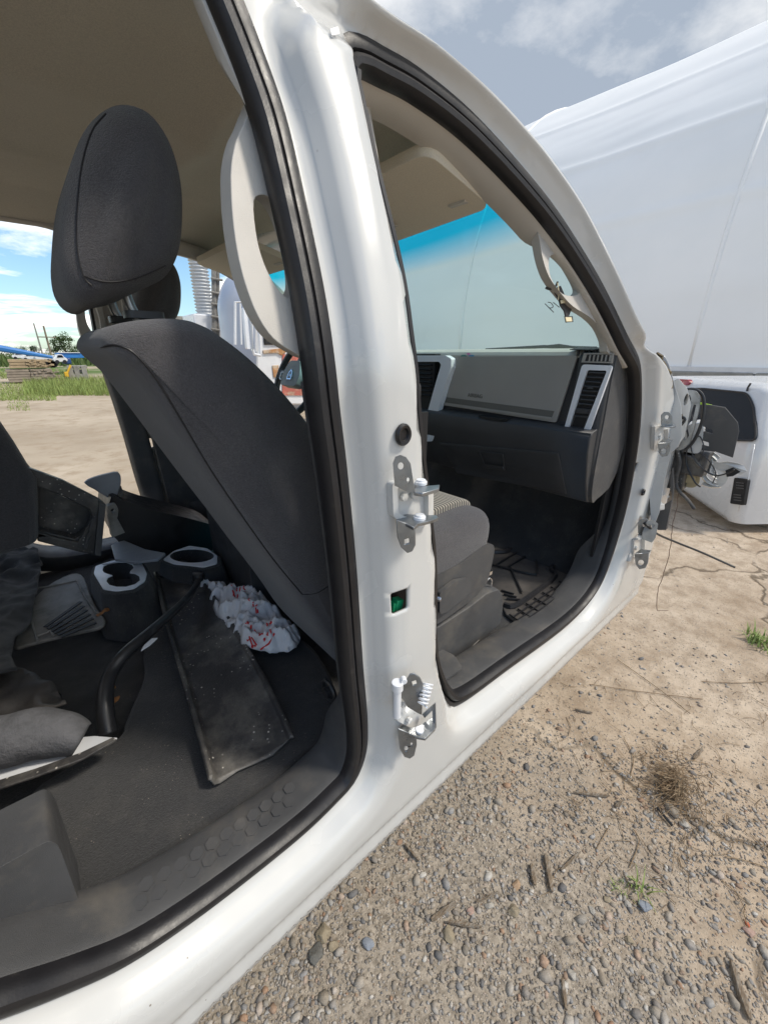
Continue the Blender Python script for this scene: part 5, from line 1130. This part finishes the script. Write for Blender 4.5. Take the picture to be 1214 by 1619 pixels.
b = B(); b.tube(win+[win[0]], .008, 6); b.obj('window_seal', W['rubber'], c2)
b = B(); b.poly(rpoly(rpp([(1066,599),(1086,600),(1090,604),(1086,609),(1066,607)], -.02), .008), fw_*.04); b.obj('brake_light', M('red_lens', (.30,.02,.03), .2, coat=.5), c2, bevel=.003)
b = B(); o_ = rpp([(1160,755),(1181,758),(1174,799),(1153,796)], -.016); b.poly(rpoly(o_, .015), fw_*.03)
vn = b.obj('air_vent', W['black'], c2, bevel=.004)
b = B()
for (x0, y0) in ((1163,762),(1159,781)):
    for k_ in range(3): b.poly(rpp([(x0+k_*.0-.0, y0+k_*4.2),(x0+12, y0+1.5+k_*4.2),(x0+11.5, y0+3+k_*4.2),(x0-.4, y0+1.6+k_*4.2)], -.022), fw_*.004)
b.obj('vent_slat', W['plastic'], vn)
# pressed step in the lower panel and rocker cut-away
b = B(); b.tube(rpp([(1166,808),(1180,770),(1192,702)], -.003), .004, 6); b.obj('panel_crease', wmat, c2, smooth='all')
b = B(); b.tube([rearpt(1186, 606, -.012), rearpt(1182, 612, -.012), rearpt(1180, 618, -.012)], .008, 6); b.obj('roof_seam', W['rubber'], c2)
for u, w in ((.3,.5),(1.4,.5),(.9,1.3)):
    b = B(); h = zb_+.02; b.box(Q(u, w, h/2-.0), (.28,.28,max(.04, h))); o = b.obj('timber_block', wm, None, bevel=.01); tag(o, 'timber block supporting the white cab shell from underneath', 'block', 'timber blocks under the cab shell')
# ================================================================ LEFT BACKGROUND
def quad_box(b, px0, px1, py0, py1, Y, dep):
    a, c_ = PY(px0, py1, Y), PY(px1, py0, Y); b.box(((a.x+c_.x)/2, Y+dep/2, (a.z+c_.z)/2), (abs(c_.x-a.x), dep, abs(c_.z-a.z))); return b
def gY(py, px=60): return PZ(px, py, GZ).y
# stacked lumber
wd2 = M('stacked_lumber', (.36,.30,.24), .9, var=.4, vs=4, bump=.5, bs=20); wd3 = M('tan_lumber', (.46,.35,.22), .9, var=.35, vs=4)
Y = gY(606, 45)
def lumber(x0, x1, y0, y1, Y, mat, lab, n=5):
    a, c_ = PY(x0, y1, Y), PY(x1, y0, Y); b = B(); h = (c_.z-a.z)/n
    for k_ in range(n): 
        for q in range(2): b.box((a.x+(c_.x-a.x)*(.25+.5*q)+random.uniform(-.03,.03), Y+1.0, a.z+h*(k_+.5)), ((c_.x-a.x)*.49, 2.2, h*.86))
    for k_ in range(60):
        b.box((c_.x-random.uniform(-.25,.9), Y-.04+random.uniform(-.1,.05), a.z+random.uniform(.06,.95)*(c_.z-a.z)), (random.uniform(.08,.2), .1, random.uniform(.04,.1)))
    o = b.obj('lumber_stack', mat, None, bevel=.01); tag(o, lab, 'lumber stack', 'stacks of old lumber'); return o
lumber(15, 82, 583, 605, Y, wd2, 'lower grey stack of weathered lumber across the yard at the left'); lumber(16, 72, 568, 582.5, Y, wd3, 'upper tan bundle of lumber on top of the grey stack', 3)
b = B(); Y2 = gY(603, 125)
for i, (y0, h, mt_) in enumerate(((597,6,0),(590,5,0),(583,5,0))): quad_box(b, 110, 138, y0-h, y0, Y2+random.uniform(-.1,.1), 1.2)
for x in (112,122,134): quad_box(b, x, x+2, 578, 602, Y2-.1, .1)
o = b.obj('pallet_pile', conc, None, bevel=.02); tag(o, 'pile of grey pallets and scrap beside the near seat back', 'pallet pile')
b = B(); quad_box(b, 104, 108, 588, 596, Y2-.5, .3); p_ = PY(106, 592, Y2-.4); b.tube([p_, p_+V((.3,0,.5))], .06, 6); o = b.obj('yellow_jack', M('yellow_paint', (.7,.42,.03), .5), None, bevel=.02); tag(o, 'small yellow-orange object left of the pallet pile', 'jack')
# white cars and blue truck body further off
carw = M('far_white_paint', (.75,.76,.78), .3, coat=.5, var=.1); blu = M('blue_tarp', (.03,.20,.55), .5, var=.25, vs=.8)
def farcar(x0, x1, ytop, ybot, Y, lab, mat=carw):
    a, c_ = PY(x0, ybot, Y), PY(x1, ytop, Y); w, h = c_.x-a.x, c_.z-a.z; t = empty('parked_car', (a.x+w/2, Y, a.z), lab, 'car', 'white cars parked across the yard'); b = B()
    pr = [V((a.x+w*u, Y, a.z+h*v)) for u, v in ((0,.25),(0,.6),(.2,.66),(.34,1),(.72,1),(.86,.68),(1,.6),(1,.22))]; b.poly(smooth(pr, 2, True), V((0,1.8,0))); b.obj('car_body', mat, t, bevel=.06)
    b = B(); b.poly([V((a.x+w*u, Y-.01, a.z+h*v)) for u, v in ((.26,.68),(.37,.93),(.70,.93),(.80,.68))], V((0,-.02,0))); b.obj('side_window', gls, t)
    for u in (.2,.8): b = B(); b.disc(V((a.x+w*u, Y-.02, a.z+h*.2)), (0,1,0), h*.21, .25, 14); b.obj('wheel', W['rubber'], t)
farcar(22, 38, 557, 568.5, 50, 'leftmost white car parked under the blue boom'); farcar(36, 62, 559, 570, 48, 'second white car from the left under the blue boom'); farcar(88, 104, 560.5, 575, 42, 'white car in front of the blue truck body')
b = B(); a, c_ = PY(60, 577, 46), PY(88, 562, 46); b.box(((a.x+c_.x)/2, 47, (a.z+c_.z)/2+.15), (c_.x-a.x, 2, (c_.z-a.z)-.3)); t = empty('white_trailer', ((a.x+c_.x)/2, 46, a.z), 'long low white trailer between the parked white cars', 'trailer'); b.obj('trailer_body', carw, t, bevel=.05)
for x in (74,80,84): b = B(); p_ = PY(x, 574.5, 45.9); b.disc(p_, (0,1,0), .35, .3, 14); b.obj('wheel', W['rubber'], t)
t = empty('blue_truck_body', (PY(112, 570, 44).x, 44, GZ), 'bright blue box truck body beyond the pallet pile', 'truck body'); b = B(); quad_box(b, 92, 132, 558, 566.5, 44, 2.2); b.obj('box_panel', blu, t, bevel=.05); b = B(); quad_box(b, 94, 128, 557, 558, 43.9, 2.4); b.obj('top_rail', carw, t)
b = B(); quad_box(b, 103, 112, 566, 576, 43, 2); b.obj('cab', M('far_dark_blue', (.02,.06,.2), .4), t, bevel=.08)
b = B(); b.tube([PY(-60, 543.5, 38), PY(0, 550.5, 38), PY(84, 565, 38)], [.22,.22,.1], 8); o = b.obj('crane_boom', blu, None); tag(o, 'long blue crane boom lying over the white cars', 'crane boom')
# poles
for (x0, y0, x1, y1, Y, r, lab, arm) in ((68,560,52.5,511,95,.14,'thin grey pole left of the utility pole',0),(81,560,71,515,85,.17,'brown wooden utility pole with a small crossarm before the trees',1)):
    p = PY(x0, y0, Y); q = PY(x1, y1, Y); p.z = GZ; q2 = V((p.x+(q.x-p.x)*.25, Y, q.z)); b = B(); b.tube([p, q2], [r, r*.7], 8); t = empty('utility_pole', p, lab, 'utility pole'); b.obj('pole', wm if arm else conc, t)
    if arm: b = B(); b.box(q2+V((0,-.2,-1.6)), (2.2,.12,.14)); b.obj('crossarm', wm, t)
# trees
lf = {}
for k_, c in (('mid',(.075,.13,.035)),('dark',(.045,.085,.03)),('light',(.11,.17,.045))): lf[k_] = M('foliage_'+k_, c, .8, var=.5, vs=.6)
bark = M('bark', (.12,.09,.07), .9)
def tree(x, y, h, w, mat, lab, n=1800, trunk=.22):
    t = empty('tree', (x, y, GZ), lab, 'tree', 'trees along the far edge of the yard'); b = B(); th = h*trunk
    b.tube([V((x,y,GZ)), V((x+.1,y,GZ+th)), V((x,y,GZ+h*.7))], [h*.03,h*.022,h*.006], 8); tips = []
    for i in range(9):
        a = i*2.4; z = GZ+th+(h*.1*(i/3)); e = V((x+math.cos(a)*w*.34, y+math.sin(a)*w*.34, z+h*.28)); b.tube([V((x,y,z)), V((x,y,z)).lerp(e,.5)+V((0,0,h*.03)), e], [h*.012,h*.008,h*.003], 6)
    b.obj('trunk', bark, t); vv = []; ff = []; cl = []
    for i in range(34):
        a, u, r = random.uniform(0, 6.28), random.uniform(-.9,1), random.random()**.5; rr = math.sqrt(max(0, 1-u*u))*w*.46*r*(1.05 if u < .3 else .85); cl.append((V((x+rr*math.cos(a), y+rr*math.sin(a), GZ+th+(h-th)*(.5+.42*u))), w*random.uniform(.09,.17)))
    k_ = 0
    for _ in range(n):
        c, r = random.choice(cl); d = V((random.gauss(0,1), random.gauss(0,1), random.gauss(0,.8))).normalized()*r*random.uniform(.5,1.15); p = c+d; s = h*.018*random.uniform(.6,1.6); a = V((random.gauss(0,1), random.gauss(0,1), random.gauss(0,1))).normalized(); e = a.orthogonal().normalized(); f = a.cross(e); vv += [tuple(p+e*s), tuple(p+f*s*.7), tuple(p-e*s), tuple(p-f*s*.7)]; ff.append((k_,k_+1,k_+2,k_+3)); k_ += 4
    me = bpy.data.meshes.new('crown'); me.from_pydata(vv, [], ff); fin('crown', me, mat, t, smooth=False)
def tpx(px, ytop, Y, wpx, k_, lab, n=1800, trunk=.15):
    p = PY(px, 560, Y); q = PY(px, ytop, Y); w = abs(PY(px+wpx, 560, Y).x-p.x); tree(p.x, Y, q.z-GZ, w, lf[k_], lab, n, trunk)
tpx(105, 525, 90, 42, 'mid', 'big round tree right of the utility pole', 3000); tpx(57, 545, 105, 28, 'dark', 'small dark tree behind the two poles'); tpx(84, 549, 110, 26, 'mid', 'small tree just left of the big round tree'); tpx(128, 545, 100, 26, 'dark', 'tree partly hidden behind the near seat at the left')
tpx(14, 549, 150, 44, 'dark', 'low wide tree at the far left edge'); tpx(38, 548, 150, 36, 'dark', 'low wide tree left of the poles'); tpx(-20, 548, 150, 50, 'dark', 'low tree outside the left edge')
o = blades('distant_scrub', 5000, lambda: (random.uniform(-40,32), random.uniform(70,140), GZ), lambda: random.uniform(.8,2.4), lambda: random.uniform(.1,.25), lf['light'], .6, .4); o['kind'] = 'stuff'; o['label'] = 'green scrub in front of the far trees'
# grass strips
def strip_pos(px0, px1, py0, py1, pw=1):
    def f():
        p = PZ(random.uniform(px0, px1), py0+(py1-py0)*random.random()**pw, GZ); return (p.x, p.y, GZ)
    return f
o = blades('grass_strip', 9000, strip_pos(40,240,600,626), lambda: random.uniform(.12,.62), lambda: random.uniform(.006,.016), grs, .5, .5); o['kind'] = 'stuff'; o['label'] = 'tall bright green grass strip across the yard'
o = blades('grass_strip', 5000, strip_pos(-60,90,606,634), lambda: random.uniform(.06,.22), lambda: random.uniform(.006,.016), grs, .8, .5); o['kind'] = 'stuff'; o['label'] = 'short patchy grass along the yard edge'
o = blades('grass_strip', 3500, strip_pos(-60,140,583,600), lambda: random.uniform(.10,.30), lambda: random.uniform(.01,.03), grs, .8, .5); o['kind'] = 'stuff'; o['label'] = 'green grass around the lumber stacks'
o = blades('weed_patch', 260, strip_pos(12,48,636,650), lambda: random.uniform(.04,.14), lambda: random.uniform(.004,.010), grs, 1, .6); o['kind'] = 'stuff'; o['label'] = 'sparse weeds in the pale yard at the left'
# ================================================================ TRUCK AND TOWER BEYOND THE DRIVER'S DOOR
Y = 6.0
jt = empty('derelict_truck', (PY(450,600,Y).x, Y, GZ), 'old white truck with open mirror frame and rusty trim beyond the driver side door', 'truck')
b = B(); a, c_ = PY(404, 640, Y), PY(600, 430, Y)
b.poly([PY(405,640,Y), PY(405,440,Y), PY(412,420,Y), PY(600,400,Y), PY(600,640,Y)], V((1.15,2.2,0)), [[PY(421,540,Y), PY(418,478,Y), PY(500,474,Y), PY(500,541,Y)]]); b.obj('cab_shell', carw, jt, bevel=.03)
b = B(); b.poly([PY(417,545,Y), PY(413,474,Y), PY(505,468,Y), PY(505,546,Y)], V((0,-.03,0)), [[PY(423,539,Y), PY(419,480,Y), PY(500,476,Y), PY(500,540,Y)]]); b.obj('window_frame', W['black'], jt, bevel=.01)
b = B(); b.box(PY(460,500,Y+.5), (.9,.02,.8)); b.obj('cab_lining', W['beige'], jt)
rust = M('rusty_orange', (.55,.27,.11), .8, var=.5, vs=12, col2=(.7,.55,.4), lo=.45, hi=.6, ds=9); b = B(); b.poly([PY(415,554,Y), PY(440,551,Y), PY(452,551,Y), PY(452,556,Y), PY(444,562,Y), PY(438,558,Y), PY(416,559,Y)], V((0,-.03,0))); b.poly([PY(430,578,Y), PY(440,577,Y), PY(440,600,Y), PY(432,596,Y)], V((0,-.02,0))); b.obj('rust_strip', rust, jt, bevel=.006)
b = B(); b.poly([PY(446,560,Y), PY(520,560,Y), PY(520,625,Y), PY(446,625,Y)], V((0,-.02,0))); b.obj('red_panel', M('faded_red', (.55,.16,.12), .7, var=.4, vs=8, col2=(.6,.45,.32), lo=.5, hi=.65, ds=10), jt)
Ym = 5.4; b = B(); b.tube(yp([(372,545),(372,478),(398,477),(399,548)], Ym), .018, 8); b.tube(yp([(380,480),(382,545)], Ym), .012, 8); b.tube(yp([(392,478),(400,470),(408,476),(412,560)], Ym), .02, 8); b.tube(yp([(399,548),(402,560),(412,562)], Ym), .02, 8); b.tube(yp([(404,466),(405,556)], Ym+.1), .015, 8); b.obj('mirror_bracket', carw, jt)
b = B(); b.poly(rpoly(yp([(385,486),(392,484),(398,552),(391,552)], Ym), .02), V((0,.06,0))); b.obj('side_mirror', W['silver'], jt, bevel=.01)
b = B(); b.poly(yp([(393,484),(396,482),(402,552),(399,554)], Ym-.02), V((0,.03,0))); b.obj('mirror_glass', W['chrome'], jt)
Y = 11.
tk = empty('storage_tank', (PY(440,560,Y).x, Y+1.6, GZ), 'rounded silver-blue storage tank standing behind the old white truck', 'tank')
cx_ = PY(432,560,Y+1.6).x; R0 = cx_-PY(356,540,Y+1.6).x; zt_ = PY(432,470,Y).z
b = B(); b.loft([[V((cx_+R0*rr*math.cos(a), Y+1.6+R0*rr*math.sin(a), z)) for a in np.linspace(0, 2*math.pi, 48, endpoint=False)] for rr, z in [(1,GZ),(1,zt_-1.0),(1,zt_-.3)]+[(math.cos(t), zt_-.3+R0*.95*math.sin(t)) for t in np.linspace(.1, 1.5, 14)]])
b.obj('tank_shell', M('silver_blue_paint', (.42,.47,.58), .4, coat=.3, var=.15, vs=1.2), tk, smooth='all')
b = B(); b.tube([V((cx_+R0*1.004*math.cos(t)*math.cos(4.05), Y+1.6+R0*1.004*math.cos(t)*math.sin(4.05), zt_-.3+R0*.955*math.sin(t))) for t in np.linspace(0, 1.5, 16)], .03, 6); b.obj('tank_seam', carw, tk)
Y = 15.
tw = empty('corrugated_silo', (PY(336,560,Y).x, Y, GZ), 'tall pale corrugated metal silo with pipes beyond the driver side door', 'silo')
sx_ = PY(334,560,Y+1).x; sr_ = sx_-PY(321.5,560,Y+1).x; z0_, z1_ = GZ, PY(334,395,Y).z; b = B(); nr = 230
b.loft([[V((sx_+(sr_+.035*math.sin(k_/nr*2*math.pi*46))*math.cos(a), Y+1+(sr_+.035*math.sin(k_/nr*2*math.pi*46))*math.sin(a), z0_+(z1_-z0_)*k_/nr)) for a in np.linspace(0, 2*math.pi, 28, endpoint=False)] for k_ in range(nr+1)])
b.obj('corrugated_shell', M('galvanised_steel', (.62,.64,.66), .4, metal=.3, var=.2, vs=2), tw, smooth='all')
b = B(); b.loft([[V((sx_+sr_*k_*math.cos(a), Y+1+sr_*k_*math.sin(a), z1_+.9*(1-k_))) for a in np.linspace(0, 2*math.pi, 28, endpoint=False)] for k_ in (1.04,.5,.05)]); b.obj('silo_roof', carw, tw)
b = B(); b.tube(yp([(341,600),(339,400)], Y-.1), .07, 8); b.tube(yp([(346,600),(345,400)], Y-.1), .05, 8); b.tube(yp([(338,600),(336,400)], Y-.1), .04, 8)
for y in (440,462,480,500,520,540): b.tube(yp([(334,y),(352,y+3)], Y-.2), .035, 6)
b.obj('silo_pipe', W['duct'], tw)
b = B(); quad_box(b, 328, 352, 498, 640, Y+.1, 1.2); b.obj('silo_base', carw, tw, bevel=.05)
b = B(); quad_box(b, 300, 330, 502, 640, 22, 4); t = b.obj('grey_shed', conc, None, bevel=.03); tag(t, 'low grey shed left of the corrugated silo', 'shed')
# ================================================================ SKY, SUN, CAMERA
SUN_EL, SUN_AZ = math.radians(52), math.radians(-52)   # azimuth measured from +X (front of the truck) towards +Y
w = bpy.data.worlds.new('World'); sc.world = w; w.use_nodes = True; nt = w.node_tree; N = nt.nodes; L = nt.links
bg = N['Background']; sky = N.new('ShaderNodeTexSky'); sky.sky_type = 'NISHITA'; sky.sun_disc = False; sky.sun_elevation = SUN_EL; sky.sun_rotation = math.pi/2-SUN_AZ; sky.air_density = 1.0; sky.dust_density = .6; sky.ozone_density = 1.5
tc = N.new('ShaderNodeTexCoord'); co = tc.outputs['Generated']
sp = N.new('ShaderNodeSeparateXYZ'); L.new(co, sp.inputs[0]); zz = mth('ADD', mth('MAXIMUM', sp.outputs[2], 0.), .16)
cb = N.new('ShaderNodeCombineXYZ'); L.new(mth('DIVIDE', sp.outputs[0], zz), cb.inputs[0]); L.new(mth('DIVIDE', sp.outputs[1], zz), cb.inputs[1]); co = cb.outputs[0]
n1 = nse(.62, 10, .6, .4); n2 = nse(1.6, 8, .6)
# more cover towards the front of the truck (+X), broken cumulus elsewhere
side = N.new('ShaderNodeMapRange'); L.new(sp.outputs[0], side.inputs[0]); side.inputs[1].default_value = .30; side.inputs[2].default_value = .62; side.inputs[3].default_value = 0; side.inputs[4].default_value = .5; side.clamp = True
dens_ = mth('ADD', n1, side.outputs[0]); cov = rmp(dens_, .50, 0, .565, 1)
thick = rmp(mth('ADD', mth('MULTIPLY', n2, .5), mth('MULTIPLY', side.outputs[0], 1.0)), .25, (9.5,9.6,9.8), .72, (4.6,5.1,5.9))
cc_ = N.new('ShaderNodeVectorMath'); cc_.operation = 'SCALE'; cc_.inputs['Scale'].default_value = 1.0
cl1 = N.new('ShaderNodeMix'); cl1.data_type = 'RGBA'; cl1.inputs[6].default_value = (9.6,9.3,8.8,1); cl1.inputs[7].default_value = (2.4,2.8,3.4,1)
tf = mth('ADD', mth('MULTIPLY', n2, 1.3), mth('MULTIPLY', side.outputs[0], 1.2)); tfr = N.new('ShaderNodeMapRange'); L.new(tf, tfr.inputs[0]); tfr.inputs[1].default_value = .66; tfr.inputs[2].default_value = 1.28; L.new(tfr.outputs[0], cl1.inputs[0])
mxs = N.new('ShaderNodeMix'); mxs.data_type = 'RGBA'; L.new(cov, mxs.inputs[0]); skt = N.new('ShaderNodeMix'); skt.data_type = 'RGBA'; skt.blend_type = 'MULTIPLY'; skt.inputs[0].default_value = 1; L.new(sky.outputs[0], skt.inputs[6]); skt.inputs[7].default_value = (.80,.95,1.02,1); L.new(skt.outputs[2], mxs.inputs[6]); L.new(cl1.outputs[2], mxs.inputs[7]); L.new(mxs.outputs[2], bg.inputs[0]); bg.inputs[1].default_value = .10
sd = bpy.data.lights.new('sun', 'SUN'); sd.energy = 1.8; sd.angle = math.radians(9); sd.color = (1,.93,.82); so = bpy.data.objects.new('sun', sd); COL.objects.link(so)
sdir = V((math.cos(SUN_EL)*math.cos(SUN_AZ), math.cos(SUN_EL)*math.sin(SUN_AZ), math.sin(SUN_EL))); so.rotation_euler = sdir.to_track_quat('Z', 'Y').to_euler(); so.location = sdir*20
cd = bpy.data.cameras.new('camera'); cam = bpy.data.objects.new('camera', cd); COL.objects.link(cam); cd.sensor_fit = 'VERTICAL'; cd.sensor_height = 36; cd.lens = 36*F/1619; cd.clip_start = .02; cd.clip_end = 2000
cam.rotation_euler = (math.pi/2-PT, 0, TH-math.pi/2); sc.camera = cam
sc.view_settings.view_transform = 'Standard'; sc.view_settings.look = 'None'; sc.view_settings.exposure = .78; sc.view_settings.gamma = 1
sc.cycles.max_bounces = 8; sc.cycles.diffuse_bounces = 5; sc.cycles.transparent_max_bounces = 12
